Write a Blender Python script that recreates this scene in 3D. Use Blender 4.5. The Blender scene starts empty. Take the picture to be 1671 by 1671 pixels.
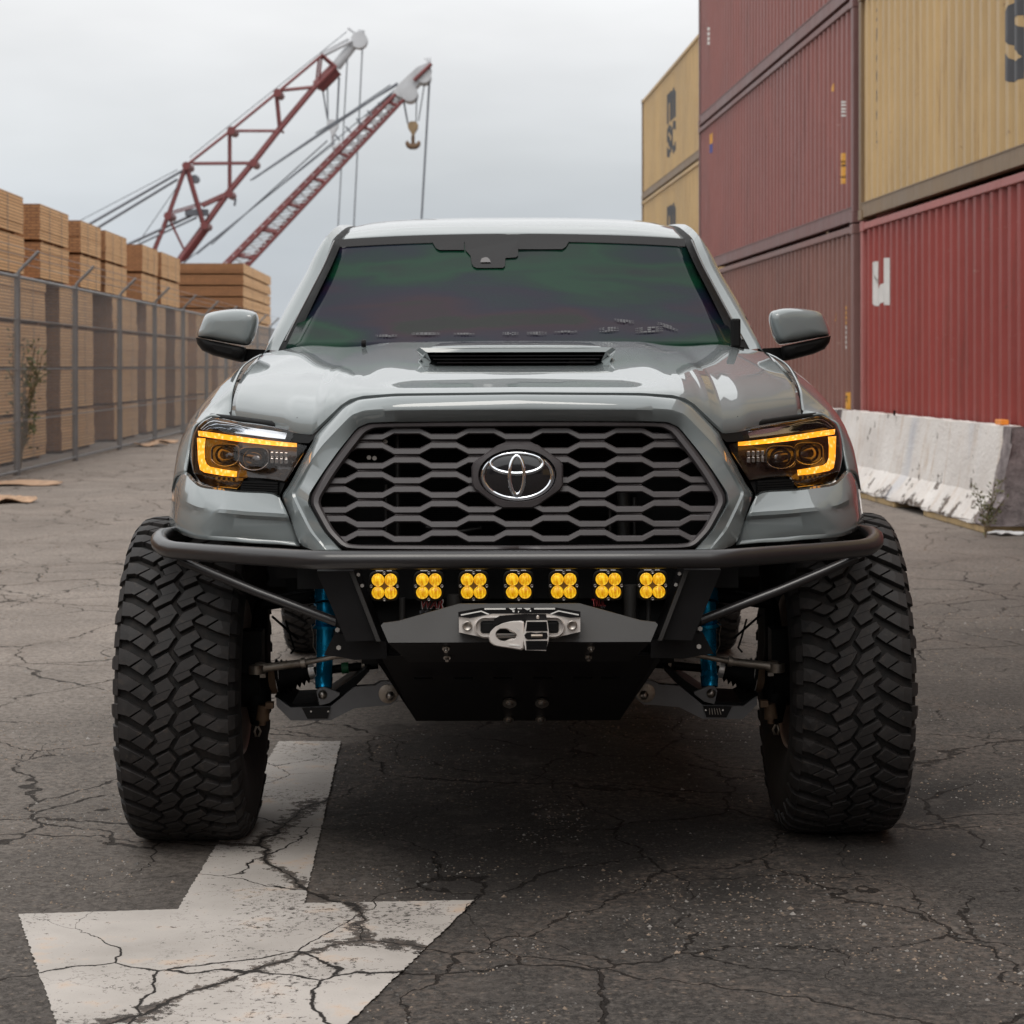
import bpy, bmesh, math, random
from mathutils import Vector, Matrix
random.seed(7)
S = bpy.context.scene
COL = S.collection
R_ = math.radians
# ------------------------------------------------------------------ camera
CAMZ = 1.37; F = 3400.0; PX = 835.5; PY = 597.0
cam = bpy.data.cameras.new('camera'); camo = bpy.data.objects.new('camera', cam); COL.objects.link(camo)
camo.location = (0, 0, CAMZ); camo.rotation_euler = (R_(90), 0, 0)
cam.sensor_width = 36; cam.lens = F/1671*36; cam.shift_y = -(835.5-PY)/1671
cam.clip_start = .1; cam.clip_end = 3000
cam.dof.use_dof = True; cam.dof.focus_distance = 5.45; cam.dof.aperture_fstop = 9
S.camera = camo
# ------------------------------------------------------------------ view / world / sun
S.view_settings.view_transform = 'Standard'; S.view_settings.look = 'None'
S.view_settings.gamma = 1; S.view_settings.exposure = .16
S.render.engine = 'CYCLES'
SUN_EL, SUN_AZ = R_(56), R_(190)
w = bpy.data.worlds.new('World'); S.world = w; w.use_nodes = True
nt = w.node_tree; nt.nodes.clear()
def wn(t): return nt.nodes.new(t)
out = wn('ShaderNodeOutputWorld'); bg = wn('ShaderNodeBackground'); bg.inputs[1].default_value = 1.0
sky = wn('ShaderNodeTexSky'); sky.sky_type = 'NISHITA'; sky.sun_disc = False
sky.sun_elevation = SUN_EL; sky.sun_rotation = SUN_AZ
skm = wn('ShaderNodeVectorMath'); skm.operation = 'SCALE'; skm.inputs['Scale'].default_value = .09
tc = wn('ShaderNodeTexCoord'); sep = wn('ShaderNodeSeparateXYZ')
ramp = wn('ShaderNodeValToRGB'); e = ramp.color_ramp.elements
e[0].position = 0; e[0].color = (.52, .56, .62, 1); e[1].position = 1; e[1].color = (1.6, 1.6, 1.6, 1)
for p, c in ((.055, (.55, .585, .635, 1)), (.10, (.68, .695, .71, 1)), (.16, (.86, .855, .85, 1)), (.25, (1.02, 1.02, 1.01, 1)), (.5, (1.5, 1.5, 1.48, 1))):
    x = e.new(p); x.color = c
mp = wn('ShaderNodeMapping'); mp.inputs['Scale'].default_value = (1, 1, 3.2)
nz = wn('ShaderNodeTexNoise'); nz.inputs['Scale'].default_value = 2.6; nz.inputs['Detail'].default_value = 5; nz.inputs['Roughness'].default_value = .5
mr = wn('ShaderNodeMapRange'); mr.inputs[1].default_value = .3; mr.inputs[2].default_value = .7; mr.inputs[3].default_value = .80; mr.inputs[4].default_value = 1.14
mul = wn('ShaderNodeVectorMath'); mul.operation = 'SCALE'
mix = wn('ShaderNodeMix'); mix.data_type = 'RGBA'; mix.inputs[0].default_value = .12
L = nt.links.new
L(tc.outputs['Generated'], sep.inputs[0]); L(sep.outputs['Z'], ramp.inputs[0])
L(tc.outputs['Generated'], mp.inputs[0]); L(mp.outputs[0], nz.inputs['Vector']); L(nz.outputs[0], mr.inputs[0])
L(ramp.outputs[0], mul.inputs[0]); L(mr.outputs[0], mul.inputs['Scale'])
L(sky.outputs[0], skm.inputs[0]); L(mul.outputs[0], mix.inputs['A']); L(skm.outputs[0], mix.inputs['B'])
L(mix.outputs['Result'], bg.inputs[0]); L(bg.outputs[0], out.inputs[0])
sd = bpy.data.lights.new('sun', 'SUN'); sd.energy = 1.2; sd.angle = R_(30); sd.color = (1, .95, .88)
so = bpy.data.objects.new('sun', sd); COL.objects.link(so)
sdir = Vector((math.sin(SUN_AZ)*math.cos(SUN_EL), math.cos(SUN_AZ)*math.cos(SUN_EL), math.sin(SUN_EL)))
so.rotation_euler = sdir.to_track_quat('Z', 'Y').to_euler()

# ------------------------------------------------------------------ helpers
def W(px, py, Y): return Vector(((px-PX)*Y/F, Y, CAMZ-(py-PY)*Y/F))
TY = 6.14
def T(dx, py, Y): return Vector((dx*Y/F, Y-TY, CAMZ-(py-PY)*Y/F))
def empty(name, loc=(0, 0, 0), rz=0, label=None, cat=None, group=None):
    o = bpy.data.objects.new(name, None); COL.objects.link(o); o.location = loc; o.rotation_euler = (0, 0, rz)
    o.empty_display_size = .2
    tag(o, label, cat, group); return o
def tag(o, label=None, cat=None, group=None, kind=None):
    if label: o['label'] = label
    if cat: o['category'] = cat
    if group: o['group'] = group
    if kind: o['kind'] = kind
    return o
class MB:
    def __init__(s): s.bm = bmesh.new(); s.mi = 0
    def face(s, pts, smooth=False):
        try:
            f = s.bm.faces.new([s.bm.verts.new(p) for p in pts]); f.material_index = s.mi; f.smooth = smooth
        except ValueError: pass
    def poly(s, vs, fs, smooth=False):
        bv = [s.bm.verts.new(v) for v in vs]
        for f in fs:
            try: q = s.bm.faces.new([bv[i] for i in f]); q.smooth = smooth; q.material_index = s.mi
            except ValueError: pass
        return bv
    def box(s, c, d, rot=None):
        c = Vector(c); vs = []
        for x in (-1, 1):
            for y in (-1, 1):
                for z in (-1, 1):
                    v = Vector((x*d[0]/2, y*d[1]/2, z*d[2]/2))
                    if rot is not None: v = rot @ v
                    vs.append(c+v)
        s.poly(vs, [(0, 1, 3, 2), (4, 6, 7, 5), (0, 4, 5, 1), (2, 3, 7, 6), (0, 2, 6, 4), (1, 5, 7, 3)]); return s
    def bar(s, a, b, wdt, h=None):
        a = Vector(a); b = Vector(b); h = h or wdt; d = b-a
        q = d.to_track_quat('Y', 'Z').to_matrix(); s.box((a+b)/2, (wdt, d.length, h), q); return s
    def prism(s, a, b, smooth=False, caps=True):
        n = len(a); vs = list(a)+list(b)
        fs = [(i, (i+1) % n, n+(i+1) % n, n+i) for i in range(n)]
        s.poly(vs, fs, smooth)
        if caps: s.face(a); s.face(list(reversed(b)))
        return s
    def grid(s, rows, smooth=True, close=False):
        n = len(rows[0]); vs = [p for r in rows for p in r]; fs = []
        for i in range(len(rows)-1):
            for j in range(n if close else n-1):
                k = (j+1) % n; fs.append((i*n+j, i*n+k, (i+1)*n+k, (i+1)*n+j))
        return s.poly(vs, fs, smooth)
    def tube(s, pts, r, n=12, caps=True):
        pts = [Vector(p) for p in pts]; rr = r if isinstance(r, (list, tuple)) else [r]*len(pts)
        rows = []; up = None
        for i, p in enumerate(pts):
            d = (pts[min(i+1, len(pts)-1)]-pts[max(i-1, 0)]).normalized()
            if up is None:
                up = Vector((0, 0, 1)) if abs(d.z) < .9 else Vector((1, 0, 0))
            u = (up-d*up.dot(d)).normalized(); v = d.cross(u); up = u
            rows.append([p+(u*math.cos(2*math.pi*k/n)+v*math.sin(2*math.pi*k/n))*rr[i] for k in range(n)])
        s.grid(rows, True, True)
        if caps: s.face(rows[0]); s.face(rows[-1])
        return s
    def lathe(s, prof, o, axis='X', n=48, smooth=True):
        rows = []
        for (a, r) in prof:
            row = []
            for k in range(n):
                t = 2*math.pi*k/n; c, q = math.cos(t)*r, math.sin(t)*r
                v = Vector((a, c, q)) if axis == 'X' else (Vector((c, a, q)) if axis == 'Y' else Vector((c, q, a)))
                row.append(Vector(o)+v)
            rows.append(row)
        s.grid(rows, smooth, True); return s
    def build(s, name, mats, parent=None, bevel=0, sub=0, auto=None, merge=False, seg=2):
        if merge: bmesh.ops.remove_doubles(s.bm, verts=s.bm.verts, dist=1e-5)
        bmesh.ops.recalc_face_normals(s.bm, faces=s.bm.faces)
        me = bpy.data.meshes.new(name); s.bm.to_mesh(me); s.bm.free()
        for m in (mats if isinstance(mats, (list, tuple)) else [mats]): me.materials.append(m)
        o = bpy.data.objects.new(name, me); COL.objects.link(o); o.parent = parent
        if bevel:
            b = o.modifiers.new('b', 'BEVEL'); b.width = bevel; b.segments = seg; b.limit_method = 'ANGLE'; b.angle_limit = R_(35)
            b.harden_normals = False
        if sub:
            m = o.modifiers.new('s', 'SUBSURF'); m.levels = sub; m.render_levels = sub
        if auto:
            for p in me.polygons: p.use_smooth = True
            try: me.set_sharp_from_angle(angle=R_(auto))
            except Exception: pass
        return o
def crom(pts, n):
    """Catmull-Rom through pts (tuples), n samples per segment."""
    P = [Vector(p) for p in pts]; o = []
    for i in range(len(P)-1):
        a = P[i-1] if i else P[0]*2-P[1]; b = P[i]; c = P[i+1]; d = P[i+2] if i+2 < len(P) else P[-1]*2-P[-2]
        for k in range(n):
            t = k/n
            o.append(.5*((2*b)+(c-a)*t+(2*a-5*b+4*c-d)*t*t+(3*b-a-3*c+d)*t*t*t))
    o.append(P[-1]); return o
def lerp(a, b, t): return a+(b-a)*t
def interp(x, xs, ys):
    if x <= xs[0]: return ys[0]
    for i in range(len(xs)-1):
        if x <= xs[i+1]: return lerp(ys[i], ys[i+1], (x-xs[i])/(xs[i+1]-xs[i]))
    return ys[-1]
# ------------------------------------------------------------------ materials
class NM:
    def __init__(s, name):
        s.m = bpy.data.materials.new(name); s.m.use_nodes = True; s.t = s.m.node_tree; s.n = s.t.nodes; s.l = s.t.links.new
        s.b = s.n['Principled BSDF']
    def node(s, t, **k):
        n = s.n.new(t)
        for a, b in k.items():
            if a.startswith('_'): setattr(n, a[1:], b)
            else:
                n.inputs[a.replace('0', ' ') if a not in n.inputs else a].default_value = b
        return n
    def pos(s): return s.node('ShaderNodeNewGeometry').outputs['Position']
    def obj(s): return s.node('ShaderNodeTexCoord').outputs['Object']
    def map(s, v, sc=(1, 1, 1), loc=(0, 0, 0), rot=(0, 0, 0)):
        n = s.n.new('ShaderNodeMapping'); n.inputs['Scale'].default_value = sc; n.inputs['Location'].default_value = loc; n.inputs['Rotation'].default_value = rot
        s.l(v, n.inputs[0]); return n.outputs[0]
    def noise(s, v, sc, det=4, rough=.55, col=False):
        n = s.n.new('ShaderNodeTexNoise'); n.inputs['Scale'].default_value = sc; n.inputs['Detail'].default_value = det; n.inputs['Roughness'].default_value = rough
        s.l(v, n.inputs['Vector']); return n.outputs[1 if col else 0]
    def vor(s, v, sc, feat='F1', out='Distance'):
        n = s.n.new('ShaderNodeTexVoronoi'); n.feature = feat; n.inputs['Scale'].default_value = sc; s.l(v, n.inputs['Vector']); return n.outputs[out]
    def rng(s, v, a, b, c=0, d=1):
        n = s.n.new('ShaderNodeMapRange'); s.l(v, n.inputs[0])
        for i, x in enumerate((a, b, c, d)): n.inputs[i+1].default_value = x
        return n.outputs[0]
    def math(s, op, a, b=None):
        n = s.n.new('ShaderNodeMath'); n.operation = op
        for i, x in enumerate((a, b)):
            if x is None: continue
            if isinstance(x, (int, float)): n.inputs[i].default_value = x
            else: s.l(x, n.inputs[i])
        return n.outputs[0]
    def mix(s, f, a, b):
        n = s.n.new('ShaderNodeMix'); n.data_type = 'RGBA'
        for k, x in ((0, f), ('A', a), ('B', b)):
            if isinstance(x, (int, float)): n.inputs[k].default_value = x
            elif isinstance(x, tuple): n.inputs[k].default_value = (*x[:3], 1)
            else: s.l(x, n.inputs[k])
        return n.outputs['Result']
    def vadd(s, a, b):
        n = s.n.new('ShaderNodeVectorMath'); n.operation = 'ADD'; s.l(a, n.inputs[0]); s.l(b, n.inputs[1]); return n.outputs[0]
    def vscale(s, a, k):
        n = s.n.new('ShaderNodeVectorMath'); n.operation = 'SCALE'; s.l(a, n.inputs[0]); n.inputs['Scale'].default_value = k; return n.outputs[0]
    def bump(s, h, strength=.3, dist=.01, nrm=None):
        n = s.n.new('ShaderNodeBump'); n.inputs['Strength'].default_value = strength; n.inputs['Distance'].default_value = dist
        s.l(h, n.inputs['Height'])
        if nrm is not None: s.l(nrm, n.inputs['Normal'])
        return n.outputs[0]
    def set(s, **k):
        for a, b in k.items():
            i = s.b.inputs[a.replace('_', ' ')]
            if hasattr(b, 'links') or hasattr(b, 'is_linked'): s.l(b, i)
            elif isinstance(b, tuple) and len(b) == 3: i.default_value = (*b, 1)
            else: i.default_value = b
        return s
def pm(name, col, rough=.5, metal=0., coat=0., var=.12, vs=6., dirt=None, dv=3., bump=0., bs=60., **kw):
    """plain procedural material: base colour with mild noise variation, optional dirt colour, optional bump"""
    m = NM(name); v = m.obj()
    n = m.noise(v, vs, 5)
    c = m.mix(m.rng(n, .3, .7), tuple(x*(1-var) for x in col), tuple(min(1, x*(1+var)) for x in col))
    if dirt:
        d = m.noise(v, dv, 6, .65); c = m.mix(m.rng(d, .5, .72, 0, .8), c, dirt)
    m.set(Base_Color=c, Metallic=metal, Coat_Weight=coat, Coat_Roughness=.02)
    m.set(Roughness=m.rng(n, .2, .8, max(0, rough*.88), min(1, rough*1.12)))
    if bump: m.set(Normal=m.bump(m.noise(v, bs, 3), bump, .004))
    m.set(**kw); return m.m
M = {}
def paint():
    m = NM('grey_gloss_paint'); v = m.obj()
    fl = m.noise(v, 1.3, 3); c = m.mix(m.rng(fl, .35, .65), (.172, .197, .202), (.184, .210, .215))
    m.set(Base_Color=c, Roughness=.5, IOR=1.3, Coat_Weight=1.0, Coat_Roughness=.012, Coat_IOR=1.66)
    return m.m
M['paint'] = paint()
M['grille'] = pm('satin_charcoal_plastic', (.052, .046, .048), .40, var=.06, vs=40, bump=.05, bs=400)
M['blk'] = pm('black_plastic', (.005, .005, .0052), .6, var=.2, vs=30, IOR=1.25)
M['gblk'] = pm('gloss_black', (.01, .009, .01), .12, coat=1, var=.1)
M['powder'] = pm('satin_black_powder_coat', (.006, .0055, .006), .4, var=.12, vs=12, bump=.08, bs=500, IOR=1.32)
M['powder2'] = pm('dark_powder_coat_plate', (.021, .0195, .0185), .5, var=.1, vs=7, bump=.1, bs=500)
M['bar'] = pm('bumper_tube_coat', (.016, .0145, .0155), .33, coat=.2, var=.08, vs=12, bump=.05, bs=400)
M['chrome'] = pm('chrome', (.80, .83, .87), .06, metal=1, var=.02)
M['alu'] = pm('machined_aluminium', (.78, .73, .69), .30, metal=.45, var=.05, vs=60)
M['steel'] = pm('worn_steel', (.30, .26, .22), .45, metal=.8, var=.25, vs=30, dirt=(.14, .09, .06), dv=25)
M['rust'] = pm('rusty_steel', (.14, .085, .05), .7, metal=.3, var=.35, vs=30)
M['arm'] = pm('raw_grey_arm', (.13, .13, .135), .42, metal=.3, var=.15, vs=9)
M['bolt'] = pm('zinc_bolt', (.36, .33, .30), .38, metal=1, var=.1, vs=50)
M['blue'] = pm('blue_anodised_metal', (.0, .34, .66), .26, metal=.65, var=.08, vs=20)
M['bronze'] = pm('dusty_bronze_rim', (.30, .24, .21), .45, metal=.5, var=.15, vs=14)
M['rubber'] = None
def rubber():
    m = NM('tyre_rubber'); v = m.obj(); n = m.noise(v, 14, 6, .6)
    c = m.mix(m.rng(n, .35, .7), (.0155, .0145, .0145), (.029, .026, .0255))
    d = m.noise(v, 45, 4, .7); c = m.mix(m.rng(d, .56, .75, 0, .35), c, (.09, .07, .055))
    m.set(Base_Color=c, Roughness=m.rng(n, .3, .7, .55, .75), IOR=1.36); m.set(Normal=m.bump(m.noise(v, 240, 3), .15, .002)); return m.m
M['rubber'] = rubber()
def groove():
    m = NM('tyre_groove_rubber'); v = m.obj(); d = m.noise(v, 30, 5, .7)
    c = m.mix(m.rng(d, .45, .72), (.004, .0035, .0033), (.018, .013, .011)); m.set(Base_Color=c, Roughness=.85); return m.m
M['groove'] = groove()
def glassfilm():
    m = NM('dark_iridescent_film_glass'); v = m.obj()
    q = m.map(v, (.9, 1.2, 4.2), (1.37, .2, .6)); dis = m.vadd(q, m.vscale(m.noise(q, 1.6, 2, .5, True), .5))
    a = m.noise(dis, 1.45, 3.5, .45)
    r = m.n.new('ShaderNodeValToRGB'); e = r.color_ramp.elements
    e[0].position = .26; e[0].color = (.004, .012, .012, 1); e[1].position = .75; e[1].color = (.010, .010, .010, 1)
    for p, c in ((.33, (.007, .014, .013, 1)), (.42, (.004, .028, .014, 1)), (.46, (.004, .019, .013, 1)), (.51, (.005, .012, .016, 1)), (.57, (.009, .008, .018, 1)), (.64, (.018, .008, .014, 1)), (.68, (.010, .012, .010, 1))):
        x = e.new(p); x.color = c
    m.l(a, r.inputs[0])
    m.set(Base_Color=r.outputs[0], Metallic=0.0, Roughness=.12, IOR=1.17, Coat_Weight=0); return m.m
M['glass'] = glassfilm()
M['frit'] = pm('black_frit_print', (.010, .009, .009), .2, var=.1, IOR=1.2)
M['sideglass'] = pm('tinted_side_glass', (.012, .014, .015), .05, coat=1, var=.05)
def lens():
    m = NM('clear_lamp_lens'); t = m.node('ShaderNodeBsdfTransparent'); t.inputs[0].default_value = (.93, .92, .92, 1)
    g = m.node('ShaderNodeBsdfGlossy'); g.inputs['Roughness'].default_value = .02
    f = m.node('ShaderNodeFresnel'); f.inputs[0].default_value = 1.5
    x = m.node('ShaderNodeMixShader'); m.l(f.outputs[0], x.inputs[0]); m.l(t.outputs[0], x.inputs[1]); m.l(g.outputs[0], x.inputs[2])
    m.l(x.outputs[0], m.n['Material Output'].inputs[0]); return m.m
M['lens'] = lens()
def amber():
    m = NM('lit_amber_light_strip'); v = m.obj()
    d = m.vor(v, 75)
    c = m.mix(m.rng(d, .05, .5), (1, .76, .28), (1, .38, .02))
    m.set(Base_Color=(.8, .3, .0), Roughness=.3, Emission_Color=c, Emission_Strength=1.25); return m.m
M['amber'] = amber()
def pod():
    m = NM('amber_pod_lens'); v = m.obj()
    s1 = m.noise(m.map(v, (260, 260, 60)), 1, 3, .6)
    c = m.mix(m.rng(s1, .38, .62), (1, .62, .02), (.62, .24, .0))
    m.set(Base_Color=c, Roughness=.15, Coat_Weight=1, Emission_Color=c, Emission_Strength=.55, Normal=m.bump(s1, .5, .004)); return m.m
M['pod'] = pod()
M['podc'] = pm('amber_pod_backing', (.22, .10, .01), .4, var=.2)
M['projector'] = pm('smoked_projector_lens', (.03, .018, .012), .04, coat=1, var=.3, vs=14)
M['lampin'] = pm('smoked_lamp_housing', (.028, .018, .014), .25, coat=.6, var=.3, vs=20)
M['led'] = pm('clear_led_element', (.45, .42, .40), .12, metal=.7, var=.3, vs=200)
M['white'] = pm('white_lettering', (.62, .61, .59), .5, var=.06)
M['redmark'] = pm('red_sticker', (.30, .02, .02), .4, var=.1)
M['green'] = pm('green_band', (.02, .16, .06), .5)
M['logo'] = pm('dark_grey_lettering', (.055, .056, .062), .55, var=.15)
M['yellow'] = pm('yellow_marking', (.62, .30, .035), .5, var=.12, vs=14)
M['bluemark'] = pm('blue_marking', (.05, .06, .25), .5)
M['decal'] = pm('pale_windscreen_sticker', (.075, .075, .08), .5, var=.3, vs=120)
M['galv'] = pm('galvanised_steel', (.20, .20, .205), .5, metal=.5, var=.12, vs=4)
M['wire'] = pm('fence_wire', (.22, .22, .225), .5, metal=.4, var=.1)
M['cred'] = pm('crane_red_paint', (.15, .035, .035), .5, var=.15, vs=.6)
M['cwhite'] = pm('crane_pale_paint', (.42, .43, .45), .5, var=.2, vs=.6)
M['cable'] = pm('crane_cable', (.14, .15, .17), .5, metal=.4)
M['hook'] = pm('hook_yellow_brown', (.22, .15, .08), .6, var=.2, vs=2)
M['card'] = pm('cardboard', (.42, .27, .17), .8, var=.2, vs=9, dirt=(.2, .14, .1), dv=7)
M['paper'] = pm('white_litter', (.6, .6, .6), .7)
M['leaf'] = pm('dry_weed_leaf', (.12, .12, .055), .7, var=.35, vs=14)
M['stem'] = pm('dry_weed_stem', (.14, .10, .055), .8)
M['orange'] = pm('orange_reflector', (.75, .25, .03), .4)

def asphalt_nodes(m):
    """shared asphalt: returns colour, crack mask, height (all from world position)"""
    p = m.map(m.pos(), (1, 1, 1)); flat = m.map(p, (1, 1, 0))
    dis = m.vadd(flat, m.vscale(m.noise(flat, 1.5, 4, .55, True), .40))
    dis2 = m.vadd(dis, m.vscale(m.noise(flat, 16, 4, .65, True), .045))
    cr1 = m.vor(m.map(dis2, (1, .72, 1)), .82, 'DISTANCE_TO_EDGE')
    cr2 = m.vor(m.map(dis2, (1, .7, 1), (3.3, 1.7, 0)), 2.1, 'DISTANCE_TO_EDGE')
    wv = m.noise(flat, 2.3, 3)
    wid = m.rng(wv, .35, .75, .0014, .0072)
    c1 = m.math('SUBTRACT', 1, m.math('DIVIDE', cr1, wid)); c1 = m.math('MAXIMUM', c1, 0)
    gate = m.rng(m.noise(flat, .42, 2), .40, .55, .1, 1)
    c2 = m.math('SUBTRACT', 1, m.math('DIVIDE', cr2, m.math('MULTIPLY', m.math('MAXIMUM', gate, .02), .014))); c2 = m.math('MAXIMUM', c2, 0)
    crack = m.math('MINIMUM', m.math('MULTIPLY', m.math('ADD', c1, c2), 2.2), 1)
    # dust next to cracks
    dust = m.rng(cr1, .0, .09, 1, 0)
    fine = m.noise(p, 210, 2, .6); mid = m.noise(p, 38, 5, .7)
    pw = m.vadd(flat, m.vscale(m.noise(flat, 30, 3, .6, True), .02)); stones = m.vor(pw, 62, 'F1'); stc = m.vor(pw, 62, 'F1', 'Color')
    worn = m.rng(m.noise(flat, .55, 5, .6), .42, .60)
    sepn = m.n.new('ShaderNodeSeparateXYZ'); m.l(m.pos(), sepn.inputs[0])
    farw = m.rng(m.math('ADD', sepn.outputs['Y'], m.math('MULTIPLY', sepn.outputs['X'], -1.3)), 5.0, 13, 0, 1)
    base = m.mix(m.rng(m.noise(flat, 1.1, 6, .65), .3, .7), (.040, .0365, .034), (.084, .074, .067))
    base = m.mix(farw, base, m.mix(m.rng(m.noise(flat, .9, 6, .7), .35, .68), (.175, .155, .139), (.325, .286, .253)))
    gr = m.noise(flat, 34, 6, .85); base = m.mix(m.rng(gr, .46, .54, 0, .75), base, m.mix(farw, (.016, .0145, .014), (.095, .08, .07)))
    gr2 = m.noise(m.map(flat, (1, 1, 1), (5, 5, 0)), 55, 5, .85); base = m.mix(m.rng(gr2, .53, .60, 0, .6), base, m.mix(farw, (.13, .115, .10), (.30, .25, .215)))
    # ragged patch of darker asphalt, deepened to paint shade under the truck
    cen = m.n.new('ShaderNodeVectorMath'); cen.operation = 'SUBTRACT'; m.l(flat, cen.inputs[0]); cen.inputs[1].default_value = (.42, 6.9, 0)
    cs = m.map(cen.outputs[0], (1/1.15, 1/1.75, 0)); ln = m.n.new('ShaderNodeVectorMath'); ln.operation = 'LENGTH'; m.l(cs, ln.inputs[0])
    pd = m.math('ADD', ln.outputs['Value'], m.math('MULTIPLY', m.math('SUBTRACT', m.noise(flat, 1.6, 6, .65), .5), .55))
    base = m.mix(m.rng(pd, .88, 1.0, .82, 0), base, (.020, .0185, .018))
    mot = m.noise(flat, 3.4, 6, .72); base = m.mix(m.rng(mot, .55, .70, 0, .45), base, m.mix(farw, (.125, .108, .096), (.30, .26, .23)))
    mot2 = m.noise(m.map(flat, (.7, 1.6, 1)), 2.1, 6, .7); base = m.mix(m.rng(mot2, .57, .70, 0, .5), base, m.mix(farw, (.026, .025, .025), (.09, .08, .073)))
    # exposed aggregate
    sg = m.n.new('ShaderNodeSeparateColor'); m.l(stc, sg.inputs[0])
    st = m.math('MULTIPLY', m.rng(stones, .0, .42, 1, 0), m.math('GREATER_THAN', sg.outputs[0], .58))
    st = m.math('MULTIPLY', st, m.math('ADD', m.math('MULTIPLY', worn, .9), .16))
    base = m.mix(m.math('MULTIPLY', st, .8), base, m.mix(sg.outputs[1], (.34, .25, .18), (.20, .19, .185)))
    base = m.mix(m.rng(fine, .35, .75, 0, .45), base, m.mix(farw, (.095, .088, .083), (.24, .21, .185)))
    base = m.mix(m.math('MULTIPLY', dust, m.rng(mid, .45, .66, 0, .55)), base, (.19, .15, .125))
    h = m.math('ADD', m.math('MULTIPLY', fine, .25), m.math('ADD', m.math('MULTIPLY', mid, .5), m.math('MULTIPLY', m.rng(stones, 0, .4, 1, 0), .25)))
    return base, crack, h, flat, mid, fine, cr1
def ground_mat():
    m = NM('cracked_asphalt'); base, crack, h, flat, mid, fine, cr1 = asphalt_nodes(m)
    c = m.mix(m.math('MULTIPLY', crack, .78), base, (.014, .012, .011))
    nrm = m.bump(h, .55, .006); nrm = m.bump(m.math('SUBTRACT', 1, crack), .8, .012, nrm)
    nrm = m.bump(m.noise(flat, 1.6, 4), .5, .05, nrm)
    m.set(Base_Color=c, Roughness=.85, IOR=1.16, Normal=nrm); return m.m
def arrow_mat():
    m = NM('worn_white_road_paint'); base, crack, h, flat, mid, fine, cr1 = asphalt_nodes(m)
    pc = m.mix(m.rng(m.noise(flat, 3, 6, .6), .3, .7), (.33, .305, .28), (.47, .435, .405))
    pc = m.mix(m.rng(m.noise(flat, 6, 6, .7), .56, .70, 0, .6), pc, (.50, .34, .22))
    pc = m.mix(m.rng(fine, .55, .75, 0, .25), pc, (.33, .30, .28))
    clu = m.rng(m.noise(flat, 2.6, 4, .6), .42, .62, 0, .085)
    pc = m.mix(m.rng(m.math('ADD', m.noise(flat, 48, 6, .8), clu), .615, .65), pc, base)
    wr = m.math('SUBTRACT', cr1, m.math('MULTIPLY', m.rng(m.noise(flat, 24, 5, .8), .40, .62), m.rng(m.noise(flat, 1.9, 3), .40, .62, .004, .060))); pc = m.mix(m.rng(wr, -.002, .002, 1, 0), pc, base)
    fc = m.vor(m.vadd(flat, m.vscale(m.noise(flat, 5, 5, .7, True), .25)), 4.2, 'DISTANCE_TO_EDGE'); fm = m.math('MULTIPLY', m.rng(fc, .003, .009, 1, 0), m.rng(m.noise(flat, 1.3, 3), .45, .55)); pc = m.mix(m.math('MULTIPLY', fm, .7), pc, (.07, .06, .055))
    pc = m.mix(crack, pc, (.03, .027, .025))
    nrm = m.bump(h, .3, .004); nrm = m.bump(m.math('SUBTRACT', 1, crack), .8, .012, nrm)
    m.set(Base_Color=pc, Roughness=.8, IOR=1.2, Normal=nrm); return m.m

# ------------------------------------------------------------------ ground
from mathutils import noise as mn
def relief(x, y):
    fade = max(0, min(1, (2.3-abs(x))/.3))*max(0, min(1, (9.2-y)/1.5))*max(0, min(1, (y-3.7)/.2))
    if fade <= 0: return 0
    v = Vector((x, y, 0)); cl = .5+.9*mn.noise(v*1.3+Vector((7, 3, 1)))
    h = .0030*mn.noise(v*28)+.0042*max(0, min(1, cl))*mn.noise(v*52)+.003*mn.noise(v*6)-.0008
    return max(-.010, min(.0030, h))*fade
def rngf(a, b, st): return [a+st*i for i in range(int((b-a)/st)+1)]
mb = MB()
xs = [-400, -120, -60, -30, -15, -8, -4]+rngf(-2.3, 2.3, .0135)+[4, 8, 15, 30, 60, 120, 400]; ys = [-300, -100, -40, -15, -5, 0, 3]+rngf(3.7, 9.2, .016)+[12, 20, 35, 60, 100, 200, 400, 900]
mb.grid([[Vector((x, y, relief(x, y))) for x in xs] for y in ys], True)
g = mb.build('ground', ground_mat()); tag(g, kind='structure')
mb = MB()
ap = [(455, 1211), (556, 1211), (497, 1476), (775, 1471), (570, 1671)]
def G(px, py): Y = CAMZ*F/(py-PY); return Vector(((px-PX)*Y/F, Y, .004))
tip = Vector((-.60, 3.28, .004))
pts = [G(455, 1211), G(556, 1211), G(497, 1476), G(775, 1471), tip, G(30, 1494), G(290, 1486)]
# ragged outline
rag = []
for i, a in enumerate(pts):
    b = pts[(i+1) % len(pts)]; k = max(2, int((b-a).length/.011))
    for j in range(k):
        q = a.lerp(b, j/k); am = .0030 if j else 0
        rag.append(q+Vector((random.uniform(-am, am), random.uniform(-am, am), 0)))
mb.face(rag); a = mb.build('painted_arrow', arrow_mat()); tag(a, kind='structure')

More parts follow.
